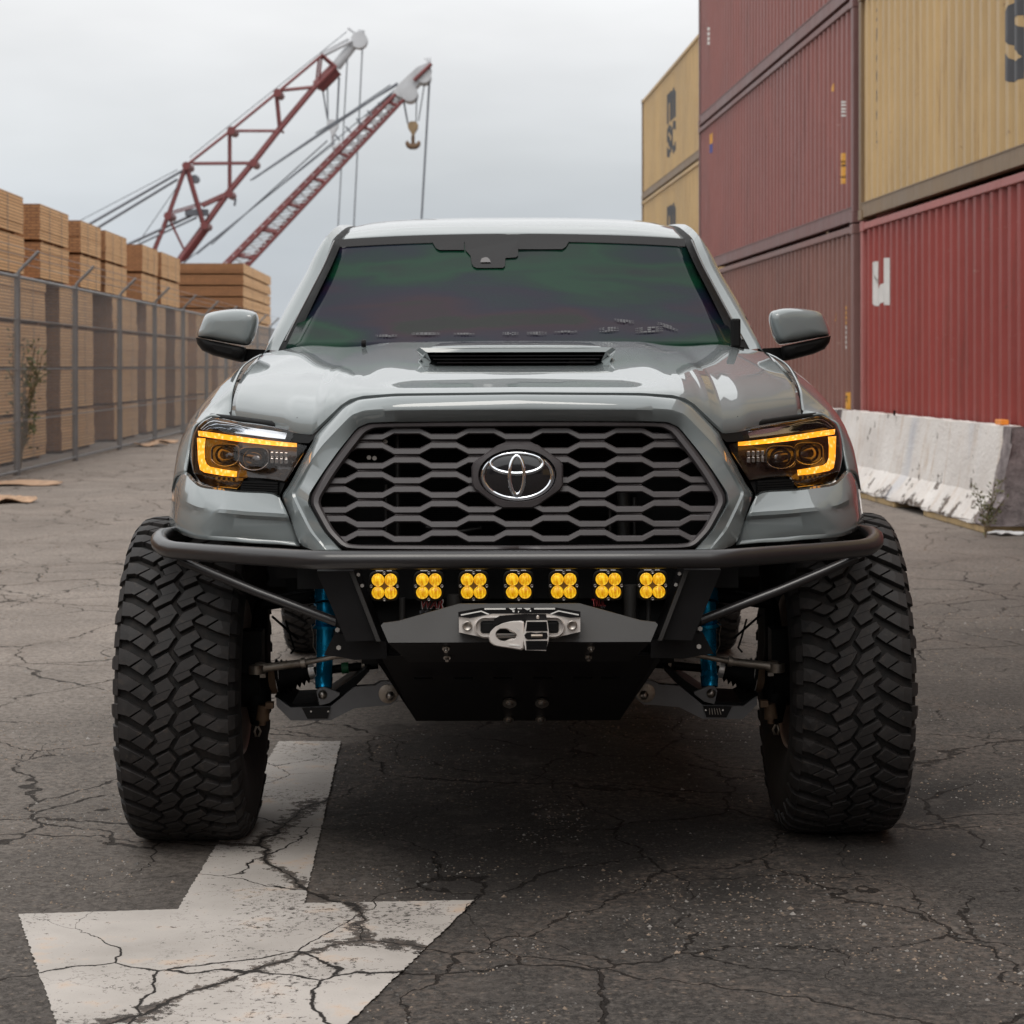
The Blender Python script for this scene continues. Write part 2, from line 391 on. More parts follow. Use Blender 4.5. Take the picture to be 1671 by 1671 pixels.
# ------------------------------------------------------------------ containers
def cont_mat(name, col, dark, rustc=(.10, .045, .03)):
    m = NM(name); v = m.obj()
    big = m.noise(m.map(v, (1, .5, .25)), 1.1, 6, .65)
    c = m.mix(m.rng(big, .32, .68), tuple(x*.86 for x in col), tuple(x*1.12 for x in col))
    st = m.noise(m.map(v, (6, 6, .5)), 1.5, 5, .6)
    c = m.mix(m.rng(st, .56, .78, 0, .55), c, dark)
    sp = m.noise(v, 5, 6, .75); c = m.mix(m.rng(sp, .635, .70, 0, .8), c, rustc)
    sc = m.noise(m.map(v, (1, .6, 5)), 3, 5, .8); c = m.mix(m.rng(sc, .64, .72, 0, .3), c, (.5, .4, .36))
    rs = m.noise(m.map(v, (1, 9, .35)), 2.2, 5, .7); c = m.mix(m.rng(rs, .57, .70, 0, .5), c, rustc)
    m.set(Base_Color=c, Roughness=m.rng(big, .3, .7, .42, .62), Normal=m.bump(m.noise(m.map(v, (1, 1, .6)), 1.6, 5), .6, .05)); return m.m
CM = {'maroon': cont_mat('maroon_container_paint', (.235, .085, .074), (.11, .04, .035)),
      'brown': cont_mat('brown_container_paint', (.195, .088, .070), (.10, .045, .035)),
      'red': cont_mat('red_container_paint', (.255, .040, .032), (.14, .025, .022)),
      'tan': cont_mat('tan_container_paint', (.47, .325, .155), (.33, .215, .11), (.2, .11, .05))}
CR = {'maroon': cont_mat('maroon_rail_paint', (.17, .085, .08), (.08, .04, .035)), 'brown': cont_mat('brown_rail_paint', (.19, .10, .09), (.09, .05, .04)),
      'red': cont_mat('red_rail_paint', (.36, .12, .11), (.18, .05, .04)), 'tan': cont_mat('tan_rail_paint', (.20, .135, .075), (.11, .07, .04))}
PER = .278; DEP = .046
def corr(s, s0=.14):
    """corrugation depth (0 = outer face) at distance s along the side"""
    t = ((s-s0) % PER)/PER
    if t < .34: return 0
    if t < .50: return DEP*(t-.34)/.16
    if t < .84: return DEP
    return DEP*(1-(t-.84)/.16)
def breaks(L_):
    b = [.1]; k = 0
    while True:
        base = .14+k*PER
        for t in (0, .34, .5, .84):
            s = base+t*PER
            if .12 < s < L_-.12: b.append(s)
        k += 1
        if base > L_: break
    b.append(L_-.1); return b
CH = 2.591
def container(name, kind, near, L_, yaw, z, label, group, h=CH):
    """near = (x,y) of the lane-side near corner; local +Y runs away from camera, lane face at local x=0, body extends to +x"""
    o = empty(name, (near[0], near[1], z), yaw, label, 'shipping container', group)
    pm_, rm = CM[kind], CR[kind]; W_ = 2.438
    bs_ = breaks(L_); zs = [.17, h*.33, h*.66, h-.10]
    for sx, face in ((0, 1), (1, -1)):
        mb = MB(); x0 = .022 if face == 1 else W_-.022
        mb.grid([[Vector((x0+face*(0 if s in (bs_[0], bs_[-1]) else corr(s)), s, q)) for s in bs_] for q in zs], False)
        mb.build('side_panel', pm_, o)
    for x in (0, W_-.06): mb = MB(); mb.box((x+.03, L_/2, h-.06), (.06, L_-.2, .075)); mb.build('top_rail', CR[kind] if kind != 'tan' else CM['tan'], o, bevel=.006)
    for x in (.006, W_-.046):
        mb = MB(); mb.box((x+.02, L_/2, .105), (.035, L_-.24, .155)); mb.box((x+.045, L_/2, .03), (.09, L_-.24, .012)); mb.box((x+.02, L_/2, .185), (.05, L_-.24, .012)); mb.build('bottom_rail', rm, o)
    for x in (.06, W_-.06):
        for y in (.06, L_-.06): mb = MB(); mb.box((x, y, h/2), (.118, .118, h-.236)); mb.build('corner_post', rm, o, bevel=.01)
    for x in (.08, W_-.08):
        for y in (.085, L_-.085):
            for q in (.059, h-.059): mb = MB(); mb.box((x, y, q), (.172, .178, .116)); mb.build('corner_casting', rm, o, bevel=.008)
    mb = MB(); nn = 8
    mb.box((W_/2, L_/2, h-.045), (W_-.12, L_-.2, .02)); mb.build('roof', pm_, o)
    mb = MB(); mb.box((W_/2, .05, h/2), (W_-.24, .04, h-.3)); mb.box((W_/2, .05, h-.1), (W_-.24, .06, .12)); mb.box((W_/2, .05, .1), (W_-.24, .06, .14))
    d = mb.build('door', pm_, o)
    mb = MB()
    for x in (.45, .95, 1.5, 2.0): mb.tube([(x, .012, .2), (x, .012, h-.2)], .017, 8)
    mb.build('lock_rod', M['galv'], d)
    mb = MB(); rows = []
    xs_ = [.12+i*.07 for i in range(int((W_-.24)/.07)+1)]
    mb.grid([[Vector((x, L_-.06+(.0 if (i//2) % 2 else .035), q)) for i, x in enumerate(xs_)] for q in (.12, h-.12)], False); mb.build('end_wall', pm_, o)
    o['L'] = L_
    return o
YAW = .045
def wall_s(o, px, py):
    """pixel on the lane face of container o -> (distance along, local height)"""
    x0, y0, z0 = o.location; k = (px-PX)/F
    # point = (x0 - sin(yaw)*s, y0+cos(yaw)*s)
    sn, cs = math.sin(o.rotation_euler.z), math.cos(o.rotation_euler.z)
    s = (x0-k*y0)/(k*cs+sn); Y = y0+cs*s
    return s, CAMZ-(py-PY)*Y/F-z0
def stick(o, polys, mat, name, follow=True):
    """polygons in (along, height) laid on the corrugated side, cut at each fold and set just proud of it"""
    bm = bmesh.new()
    for poly in polys:
        vs = [bm.verts.new((0, s, q)) for s, q in poly]
        try: bm.faces.new(vs)
        except ValueError: pass
    _finish_stick(o, bm, mat, name)
def _finish_stick(o, bm, mat, name):
    ss = [v.co.y for v in bm.verts]; a, b = min(ss), max(ss)
    bmesh.ops.triangulate(bm, faces=bm.faces)
    for s in breaks(o['L']):
        if a < s < b:
            bmesh.ops.bisect_plane(bm, geom=list(bm.verts)+list(bm.edges)+list(bm.faces), plane_co=(0, s, 0), plane_no=(0, 1, 0), dist=1e-6)
    for v in bm.verts: v.co.x = .022+corr(v.co.y)-.003
    me = bpy.data.meshes.new(name); bm.to_mesh(me); bm.free(); me.materials.append(mat)
    ob = bpy.data.objects.new(name, me); COL.objects.link(ob); ob.parent = o; return ob
def text_mesh(txt, size=1., offset=0., ext=0.):
    c = bpy.data.curves.new('t', 'FONT'); c.body = txt; c.size = size; c.offset = offset; c.extrude = ext; c.resolution_u = 4
    o = bpy.data.objects.new('t', c); COL.objects.link(o); bpy.context.view_layer.update()
    me = bpy.data.meshes.new_from_object(o.evaluated_get(bpy.context.evaluated_depsgraph_get())); bpy.data.objects.remove(o); return me
def stick_text(o, txt, s_left, z0, wdt, hgt, mat, name, offset=.03):
    """text whose left end is at the far distance s_left and reads towards the camera"""
    me = text_mesh(txt, 1, offset); bm = bmesh.new(); bm.from_mesh(me)
    xs_ = [v.co.x for v in bm.verts]; ys_ = [v.co.y for v in bm.verts]; x0, x1, y0, y1 = min(xs_), max(xs_), min(ys_), max(ys_)
    for v in bm.verts: v.co = Vector((0, s_left-(v.co.x-x0)/(x1-x0)*wdt, z0+(v.co.y-y0)/(y1-y0)*hgt))
    return _finish_stick(o, bm, mat, name)
def msc(o, s_left, ztop, wdt=1.62, h=1.5):
    stick_text(o, 'm', s_left, ztop-h*.47, wdt, h*.47, M['logo'], 'logo_lettering', .05)
    stick_text(o, 'S', s_left+.02, ztop-h, wdt*.50, h*.50, M['logo'], 'logo_lettering', .05)
    stick_text(o, 'C', s_left-wdt*.53, ztop-h, wdt*.47, h*.50, M['logo'], 'logo_lettering', .05)
def xface(Y, ref=(3.912, 23.9)): return ref[0]+.045*(ref[1]-Y)
ZB = .41
# near column: red below, tan above
grp = 'shipping containers stacked along the right of the yard'
L40 = 12.19
nearY = 23.62-L40
red = container('shipping_container', 'red', (xface(nearY)+.02, nearY), L40, YAW, ZB, 'bright red container with a white letter mark, behind the white concrete barrier', grp)
tan = container('shipping_container', 'tan', (xface(nearY)+.0, nearY), L40, YAW, ZB+CH+.012, 'tan container stacked on the red one, large dark S in the top right corner', grp)
tan2 = container('shipping_container', 'brown', (xface(nearY)+.01, nearY), L40, YAW, ZB+2*CH+.024, 'brown container on top of the nearest tan one', grp)
LM = 13.2
mar = []
for i, (k, lab) in enumerate((('brown', 'brown-maroon container at the bottom of the stack behind the right wing mirror'),
                              ('maroon', 'maroon container in mid stack with a yellow and blue label at its far end'),
                              ('maroon', 'topmost maroon container, cut off by the top edge of the photo'))):
    mar.append(container('shipping_container', k, (xface(23.9), 23.9), LM, YAW, ZB+i*(CH+.012), lab, grp))
fx, fy = 3.334+.045*12.19, 53.6-12.19
fars = []
for i, lab in enumerate(('tan container at the bottom of the distant stack, hidden by the truck', 'tan container in the middle of the distant stack, just above the truck roof', 'tan container on top of the distant stack, against the sky')):
    c = container('shipping_container', 'tan', (fx, fy), L40, YAW, ZB+i*(CH+.012), lab, grp); fars.append(c)
    msc(c, 6.95, 2.05)
s, q = wall_s(tan, 1633, 20); msc(tan, s, q+.78, 1.62, 1.42)
for i, ch in enumerate('MSCU60392'):
    ss, qq = wall_s(tan, 1427, -45+i*33); stick_text(tan, ch, ss+.10, qq-.1, .14, .15, M['logo'], 'vertical_serial_lettering', .03)
def dec(o, pl, m, name): stick(o, [[wall_s(o, *p) for p in pl]], m, name)
z3 = lambda x, y: (1380+x/10.44, 380+y/10.44)
dec(red, [z3(*p) for p in ((395, 560), (430, 505), (500, 465), (520, 470), (525, 790), (490, 800), (490, 1060), (575, 830), (600, 830), (600, 1110), (535, 1245), (480, 1255), (420, 1205), (395, 1120))], M['white'], 'logo_lettering')
dec(red, [z3(*p) for p in ((570, 440), (722, 415), (722, 1230), (600, 1230), (600, 700), (572, 640))], M['white'], 'logo_lettering')
dec(mar[1], [(1366, 251), (1376, 249), (1376, 299), (1367, 301)], M['yellow'], 'yellow_height_marking')
dec(mar[1], [(1357, 136), (1351, 150), (1357, 149)], M['yellow'], 'warning_triangle')
for k_, yy in enumerate((262, 268, 287)): dec(mar[1], [(1369, yy), (1374, yy), (1374, yy+4), (1369, yy+4)], M['logo'], 'marking_digit')
dec(mar[1], [(1155.5, 220), (1161, 216), (1161, 232), (1155.5, 236)], M['yellow'], 'end_label')
dec(mar[1], [(1155.5, 237), (1161, 233), (1161, 247), (1155.5, 251)], M['bluemark'], 'end_label')
for yy in (165, 170, 176, 181, 187): dec(mar[1], [(1370, yy), (1373, yy), (1373, yy+3), (1370, yy+3)], M['white'], 'serial_lettering')
dec(mar[0], [(1373, 641), (1382, 640), (1382, 676), (1373, 676)], M['yellow'], 'yellow_height_marking')
for yy in (646, 652, 668): dec(mar[0], [(1376, yy), (1380, yy), (1380, yy+4), (1376, yy+4)], M['logo'], 'marking_digit')
dec(mar[0], [(1362, 510), (1357, 523), (1362, 522)], M['yellow'], 'warning_triangle')
for i, yy in enumerate(range(500, 570, 8)): dec(mar[0], [(1376, yy), (1379, yy), (1379, yy+5), (1376, yy+5)], M['white'] if i > 3 else M['yellow'], 'serial_lettering')
for yy in (46, 54, 62, 69): dec(mar[2], [(1151, yy), (1155, yy-2), (1155, yy+3), (1151, yy+5)], M['white'], 'serial_lettering')
# the yard goes on beside and behind the camera (seen in the paint and the badge)
for q_, (ny_, ks_) in enumerate(((nearY-12.45, ('brown', 'tan', 'maroon')), (nearY-24.9, ('tan', 'maroon', 'tan')))):
    for i, k in enumerate(ks_):
        container('shipping_container', k, (xface(ny_)+.03, ny_), L40, YAW, ZB+i*(CH+.012), f'{k} container at the {("bottom", "middle", "top")[i]} of the {"nearer" if q_ == 0 else "farther"} stack beside the camera', grp)
# sleepers that carry the stacks
ordx = ['first', 'second', 'third', 'fourth', 'fifth', 'sixth', 'seventh', 'eighth', 'ninth']
for i, Y in enumerate((12, 17.5, 23.0, 24.5, 30.5, 36.6, 42, 47.5, 53)):
    mb = MB(); mb.box((0, 0, ZB/2), (2.6, .34, ZB-.01)); o = mb.build('timber_sleeper', M['card'], bevel=.01); o.location = (xface(Y)+1.34, Y, 0)
    tag(o, f'rough timber sleeper under the containers, {ordx[i]} from the near end', 'sleeper', 'timber sleepers under the containers')

# ------------------------------------------------------------------ concrete barrier
def conc():
    m = NM('stained_white_concrete'); v = m.obj()
    a = m.noise(m.map(v, (1, .6, 1)), 1.6, 7, .65)
    c = m.mix(m.rng(a, .35, .68), (.74, .71, .68), (.58, .54, .51))
    st = m.noise(m.map(v, (1, 2.2, .5)), 2.0, 6, .7); c = m.mix(m.rng(st, .53, .70, 0, .8), c, (.48, .36, .26))
    sep = m.n.new('ShaderNodeSeparateXYZ'); m.l(v, sep.inputs[0]); low = m.rng(sep.outputs['Z'], .05, .40, 1, 0)
    ch = m.noise(m.map(v, (1, 1.4, 1.8)), 3.2, 6, .65)
    chm = m.math('MULTIPLY', m.rng(m.math('ADD', ch, m.math('MULTIPLY', low, .12)), .635, .665), 1)
    c = m.mix(chm, c, (.15, .12, .10))
    sc = m.noise(m.map(v, (1, 3.5, 1.2)), 7, 4, .8); c = m.mix(m.rng(sc, .66, .70, 0, .6), c, (.14, .13, .13))
    bl = m.noise(m.map(v, (1, .9, .3), (4, 2, 1)), 1.5, 2); c = m.mix(m.rng(bl, .62, .72, 0, .4), c, (.36, .42, .52))
    # broken grey end towards the camera
    en = m.math('ADD', sep.outputs['Y'], m.math('MULTIPLY', m.noise(v, 3.5, 5), -.5)); em = m.rng(en, .0, .03, 1, 0)
    c = m.mix(em, c, m.mix(m.rng(m.noise(v, 9, 6, .7), .35, .65), (.12, .10, .10), (.27, .23, .23)))
    m.set(Base_Color=c, Roughness=.85)
    hh = m.math('ADD', m.noise(v, 25, 5, .6), m.math('MULTIPLY', chm, -.8)); m.set(Normal=m.bump(hh, .7, .02)); return m.m
MC = conc(); MCf = pm('yellow_barrier_foot', (.42, .30, .15), .8, var=.25, vs=5, dirt=(.14, .12, .1), dv=4)
def barrier(loc, L_, label):
    prof = [(0, .06), (0, .085), (.15, .30), (.235, .87), (.385, .87), (.47, .30), (.62, .085), (.62, .06)]
    ny = int(L_/.12); rows = []
    o = empty('concrete_barrier', loc, YAW+.008, label, 'barrier', 'concrete road barriers')
    mb = MB()
    rnd = random.Random(3)
    def jit(y, i, x, z):
        a = .006*math.sin(y*9+i)+.004*math.sin(y*23+i*2.); e_ = 0
        if y < .45: e_ = (.05*math.sin(z*13+x*9)+.022*math.sin(z*41+x*23)+.012*math.sin(z*87))*(1-y/.45)
        return Vector((x+a*.6, y+(e_+.14*(.9-z)*(0) if y < .01 else 0), z+a*.5))
    # subdivide profile
    pr = []
    for i in range(len(prof)-1):
        for k in range(4): pr.append((lerp(prof[i][0], prof[i+1][0], k/4), lerp(prof[i][1], prof[i+1][1], k/4)))
    pr.append(prof[-1])
    for j in range(ny+1):
        y = L_*j/ny
        rows.append([jit(y, i, x, z+(.10*max(0, 1-abs(y-L_*.37)/.32) if z < .07 else 0)) for i, (x, z) in enumerate(pr)])
    mb.grid(rows, False)
    mb.face(rows[0]); mb.face(rows[-1]); mb.build('barrier_body', MC, o, auto=25)
    mb = MB(); mb.box((.31, L_*.16, .03), (.60, L_*.30, .06)); mb.box((.31, L_*.73, .03), (.60, L_*.5, .06)); mb.build('foot_strip', MCf, o, bevel=.01)
    return o
b1 = barrier((3.85, 16.96, 0), 6.6, 'long white concrete barrier with chipped grey end in front of the red container')
b2 = barrier((3.85-.053*6.8, 23.76, 0), 5.5, 'second white concrete barrier further back, hidden behind the truck front wing')
mb = MB(); mb.box((0, 0, .022), (.07, .22, .044)); o = mb.build('orange_reflector', M['orange'], bevel=.008); o.location = (W(1635, 690, 17.6).x, 17.6, .873)
tag(o, 'small orange reflector lying on top of the white barrier near its grey end', 'reflector')
mb = MB(); mb.tube([(0, 0, 0), (0, 0, .05)], .012, 6); mb.build
o = mb.build('bolt_stub', M['blk']); o.location = (W(1427, 672, 21.0).x+.2, 21.0, .87); tag(o, 'small dark bolt standing on top of the barrier', 'bolt')

# ------------------------------------------------------------------ weeds
def weed(name, base, h, nst, spread, label, seed, dens=1.0, lean=0):
    rd = random.Random(seed); o = empty(name, base, 0, label, 'weed')
    mb = MB(); lf = MB()
    for i in range(nst):
        a = rd.uniform(0, 6.28); r = spread*rd.uniform(.2, 1); hh = h*rd.uniform(.55, 1)
        p = [Vector((0, 0, 0))]
        for k in range(1, 7):
            t = k/6; p.append(Vector((math.cos(a)*r*t**1.5+rd.uniform(-.02, .02)*h+lean*t, math.sin(a)*r*t**1.5*.6, hh*t)))
        mb.tube(p, [.006*h*(1-.12*k)+.0015 for k in range(7)], 5)
        for k in range(int(46*dens)):
            t = rd.uniform(.25, 1); j = min(5, int(t*6)); q = p[j].lerp(p[j+1], t*6-j) if j < 6 else p[-1]
            d = Vector((rd.uniform(-1, 1), rd.uniform(-1, 1), rd.uniform(-.2, 1))).normalized(); l = rd.uniform(.03, .07)*h**.5
            off = d*rd.uniform(0, .08)*h; q = q+off; sd_ = d.cross(Vector((rd.uniform(-1, 1), rd.uniform(-1, 1), .3))).normalized()*l*.22
            lf.face([q, q+d*l*.5+sd_, q+d*l, q+d*l*.5-sd_])
    mb.build('stem', M['stem'], o); lf.build('foliage', M['leaf'], o); return o
weed('dry_weed', (W(1608, 860, 16.6).x, 16.6, 0), .52, 7, .16, 'spindly dry weed growing in front of the white barrier', 2, .8)
weed('tall_weed', (W(32, 700, 26.6).x, 26.6, 0), 1.95, 10, .34, 'tall grey-green weed growing against the chain link fence at the left edge', 5, 1.0, .1)

# ------------------------------------------------------------------ fence
FX = lambda Y: -6.175-.0286*(Y-26)
fence = empty('chain_link_fence', (FX(26), 26, 0), 0, 'grey chain link fence with barbed wire arms along the left of the yard', 'fence')
def FL(Y, z, ox=0): return Vector((FX(Y)-FX(26)+ox, Y-26, z))
FH = 2.5
FS = -10; posts = [FS+4*k for k in range(23)]
for Y in posts:
    mb = MB(); mb.tube([FL(Y, 0), FL(Y, FH+.03)], .042, 10); p = mb.build('post', M['galv'], fence)
    mb = MB(); mb.tube([FL(Y, FH), FL(Y, FH+.06, .03), FL(Y, FH+.30, .27)], .022, 8); mb.build('barb_arm', M['galv'], p)
mb = MB()
mb.tube([FL(Y, FH-.02, .0) for Y in posts], .024, 8); mb.build('top_rail', M['galv'], fence)
mb = MB()
for z, r in ((.06, .016), ): mb.tube([FL(Y, z, .01) for Y in posts], r, 6)
for z in (.68, 1.33, 1.95): mb.tube([FL(Y, z, .012) for Y in posts], .008, 5)
mb.build('tension_wire', M['galv'], fence)
mb = MB()
for k in range(3):
    t = .3+.33*k; mb.tube([FL(Y, FH+.06+.24*t, .03+.24*t) for Y in posts], .004, 4)
mb.build('barbed_wire', M['wire'], fence)
mb = MB(); y = FS; r = .0018
def wirestrip(a, b, r):
    d = (b-a).normalized(); u = d.cross(Vector((1, 0, 0))).normalized()*r; v = Vector((r, 0, 0))
    mb.poly([a+u, a+v, a-u, a-v, b+u, b+v, b-u, b-v], [(0, 1, 5, 4), (1, 2, 6, 5), (2, 3, 7, 6), (3, 0, 4, 7)])
y = FS-FH
while y < 78:
    for sg in (1, -1):
        ya, za, yb, zb = (y, .03, y+FH-.03, FH-.02) if sg == 1 else (y+FH, .03, y+.03, FH-.02)
        if ya < FS: 
            k = (FS-ya)/(yb-ya) if yb != ya else 0; ya, za = FS, za+(zb-za)*k
        if yb < FS: yb, zb = FS, FH*.1 if False else zb
        if max(ya, yb) > FS+.05: wirestrip(FL(max(ya, FS), za, .02), FL(max(yb, FS), zb, .02), r)
    y += .085
mb.build('wire_mesh', M['wire'], fence)

# ------------------------------------------------------------------ lumber
def lumber_mat(name, axis, bw, c1, c2, mort):
    m = NM(name); v = m.obj()
    sp = m.n.new('ShaderNodeSeparateXYZ'); m.l(v, sp.inputs[0]); cb = m.n.new('ShaderNodeCombineXYZ')
    m.l(sp.outputs[axis], cb.inputs[0]); m.l(sp.outputs['Z'], cb.inputs[1])
    br = m.n.new('ShaderNodeTexBrick'); br.offset = .37; br.offset_frequency = 2; br.squash = 1
    for k, x in (('Scale', 1), ('Mortar Size', .011 if bw > 1 else .007), ('Mortar Smooth', .3), ('Bias', 0), ('Brick Width', bw), ('Row Height', .046)): br.inputs[k].default_value = x
    br.inputs['Color1'].default_value = (*c1, 1); br.inputs['Color2'].default_value = (*c2, 1); br.inputs['Mortar'].default_value = (*mort, 1)
    m.l(cb.outputs[0], br.inputs['Vector'])
    n = m.noise(m.map(v, (1, .6, 8)), 3, 5, .6); c = m.mix(m.rng(n, .35, .7, 0, .22), br.outputs[0], tuple(x*.55 for x in c1))
    rn = m.n.new('ShaderNodeObjectInfo'); c = m.mix(m.math('MULTIPLY', rn.outputs['Random'], .22), c, (.55, .33, .16) if bw > 1 else (.2, .09, .04))
    m.set(Base_Color=c, Roughness=.8, Normal=m.bump(br.outputs['Fac'], -.8, .02)); return m.m
LS = lumber_mat('stacked_board_edges', 'Y', 1.5, (.86, .54, .27), (.70, .41, .19), (.26, .13, .06))
LE = lumber_mat('stacked_board_ends', 'X', .14, (.23, .105, .04), (.30, .14, .055), (.07, .03, .015))
LX = lambda Y: -6.97-.030*(Y-30.7)
lgrp = 'lumber bundles stacked behind the fence'
def bundle(x, y0, y1, z, h, wdt, label, jitter=.015):
    jx = random.uniform(-jitter, jitter); L_ = y1-y0
    o = empty('lumber_bundle', (x+jx, y0, z), .030, label, 'lumber bundle', lgrp)
    mb = MB(); nl = 4
    # boards: body box with slightly uneven courses
    hh = (h-.05)/nl
    for k in range(nl):
        e_ = random.uniform(-.008, .008); c = (-wdt/2+e_, L_/2+random.uniform(-.01, .01), .05+hh*(k+.5))
        mb.mi = 0; a = Vector(c); d = (wdt, L_, hh)
        x0, x1, y0_, y1_, q0, q1 = a.x-wdt/2, a.x+wdt/2, a.y-L_/2, a.y+L_/2, a.z-hh/2, a.z+hh/2
        for f, mi in (([(x1, y0_, q0), (x1, y1_, q0), (x1, y1_, q1), (x1, y0_, q1)], 0), ([(x0, y0_, q0), (x0, y0_, q1), (x0, y1_, q1), (x0, y1_, q0)], 0),
                      ([(x0, y0_, q0), (x1, y0_, q0), (x1, y0_, q1), (x0, y0_, q1)], 1), ([(x0, y1_, q0), (x0, y1_, q1), (x1, y1_, q1), (x1, y1_, q0)], 1),
                      ([(x0, y0_, q1), (x1, y0_, q1), (x1, y1_, q1), (x0, y1_, q1)], 0), ([(x0, y0_, q0), (x0, y1_, q0), (x1, y1_, q0), (x1, y0_, q0)], 0)):
            mb.mi = mi; mb.face([Vector(p) for p in f])
    mb.build('board_pack', [LS, LE], o)
    for t in (.12, .5, .88): mb = MB(); mb.box((-wdt/2, L_*t, .025), (wdt-.04, .09, .049)); mb.build('spacer', LE, o)
    for t in (.3, .72): mb = MB(); mb.box((.014, L_*t, h/2), (.004, .014, h-.06)); mb.build('strap', M['wire'], o)
    return o
tops = [(25.6, 29.6), (30.7, 33.0), (34.2, 36.2), (36.7, 39.1), (41.0, 43.2), (43.7, 46.7)]
lows = [(-9, -3), (-2, 4.5), (5.5, 12), (13, 21.5), (23.0, 26.9), (27.7, 31.2), (32.4, 35.4), (37.5, 40.4), (41.5, 44.3), (45.9, 48.1), (49.8, 53.0), (54.5, 58)]
ordn = ['first', 'second', 'third', 'fourth', 'fifth', 'sixth', 'seventh', 'eighth', 'ninth', 'tenth', 'eleventh', 'twelfth', 'thirteenth']
tn = ['bottom', 'second', 'third', 'fourth']
for i, (a, b) in enumerate(lows):
    for k in range(4):
        bundle(LX(a), a, b, .655*k, .655, 3.2, f'{tn[k]} lumber bundle in the {ordn[i-4] if i > 3 else ordn[i]} {"" if i > 3 else "off-frame "}stack from the left behind the fence mesh')
for i, (a, b) in enumerate(tops):
    for k in range(2):
        bundle(LX(a), a, b, 2.62+.57*k, .57, 1.3 if i else 2, f'{"upper" if k else "lower"} bundle of the {ordn[i]} lumber pair from the left above the fence')
bn = ordn
for k in range(13):
    o = bundle(-8.05+.06, 62, 71.5, .34*k, .34, 3.2, (f'{bn[12-k]} course from the top of the far square lumber block' if k < 12 else 'topmost course of the far square lumber block below the crane booms'), .01)

# unseen warehouse added behind the camera to block low sky light and be reflected
o = empty('warehouse', (-2, -42, 0), 0, 'long grey corrugated warehouse added behind the camera, unseen, to block low light', 'warehouse')
mb = MB(); mb.grid([[Vector((-32+i*.5, (0 if (i//2) % 2 else .12), z)) for i in range(129)] for z in (0, 7.5)], False); mb.build('front_wall', pm('warehouse_cladding', (.12, .12, .125), .6, var=.2, vs=1), o)
mb = MB(); mb.box((0, -8, 7.6), (65, 17, .3)); mb.build('roof', M['galv'], o)
for i in range(5): mb = MB(); mb.box((-24+12*i, .2, 2.2), (4.5, .15, 4.4)); mb.build('roller_door', M['powder2'], o)
# debris
def flake(name, px, py, sx, sy, rz, mat, label, cat, bend=.02):
    c = G(px, py); mb = MB(); n_ = 5
    mb.grid([[Vector((sx*(i/n_-.5)*(1+.15*math.sin(j*2.1)), sy*(j/n_-.5)*(1+.12*math.cos(i*1.7)), .012+bend*(.5+.5*math.sin(i*1.3+j)))) for i in range(n_+1)] for j in range(n_+1)], False)
    o = mb.build(name, mat); o.location = (c.x, c.y, 0); o.rotation_euler = (0, 0, rz)
    m = o.modifiers.new('s', 'SOLIDIFY'); m.thickness = .006; tag(o, label, cat); return o
flake('cardboard_piece', 42, 790, .75, .9, .2, M['card'], 'flattened cardboard piece lying at the foot of the fence, left edge', 'cardboard')
flake('cardboard_piece', 16, 819, .40, .6, .5, M['card'], 'small torn cardboard scrap nearer the camera, left edge', 'cardboard', .05)
flake('cardboard_piece', 243, 728, .5, .7, -.2, M['card'], 'light cardboard scrap by the fence below the third bundle gap', 'cardboard', .06)
flake('cardboard_piece', 268, 723, .4, .5, .4, M['card'], 'pale paper scrap by the fence just left of the truck', 'cardboard', .05)
flake('litter_scrap', 1640, 873, .22, .25, .3, M['paper'], 'white litter scrap on the ground at the grey end of the barrier', 'litter', .02)

# pebbles: loose grit scattered on the asphalt, gathered in drifts
mb = MB(); rd = random.Random(11); k = 0
while k < 15000:
    Y = 3.9+rd.random()**1.5*12; X = rd.uniform(-.28, .28)*Y; v = Vector((X, Y, 0))
    den = mn.noise(v*1.1+Vector((2, 9, 0)))+.5*mn.noise(v*4)
    if den < .05 and rd.random() < .93: continue
    if -1.25 < X < -.1 and Y < 5.3 and rd.random() < .8: continue
    k += 1; r = rd.uniform(.0012, .0036)*(1 if rd.random() < .95 else 2.0)*(1+.05*(Y-4))
    mb.mi = rd.choice((0, 0, 1, 1, 2)); c = Vector((X, Y, relief(X, Y)+r*.25)); vs = []
    for a in range(5):
        t = a*1.2566+rd.random()*.5; vs.append(c+Vector((math.cos(t)*r*rd.uniform(.8, 1.5), math.sin(t)*r*rd.uniform(.8, 1.4), -r*.3)))
    vs.append(c+Vector((rd.uniform(-.3, .3)*r, rd.uniform(-.3, .3)*r, r*.6)))
    mb.poly(vs, [(i, (i+1) % 5, 5) for i in range(5)])
o = mb.build('loose_gravel', [pm('grit_grey', (.10, .095, .09), .85, var=.5, vs=60, IOR=1.2), pm('grit_tan', (.20, .155, .12), .85, var=.5, vs=60, IOR=1.2), pm('grit_pale', (.24, .225, .21), .85, var=.3, vs=60, IOR=1.2)]); tag(o, kind='stuff')

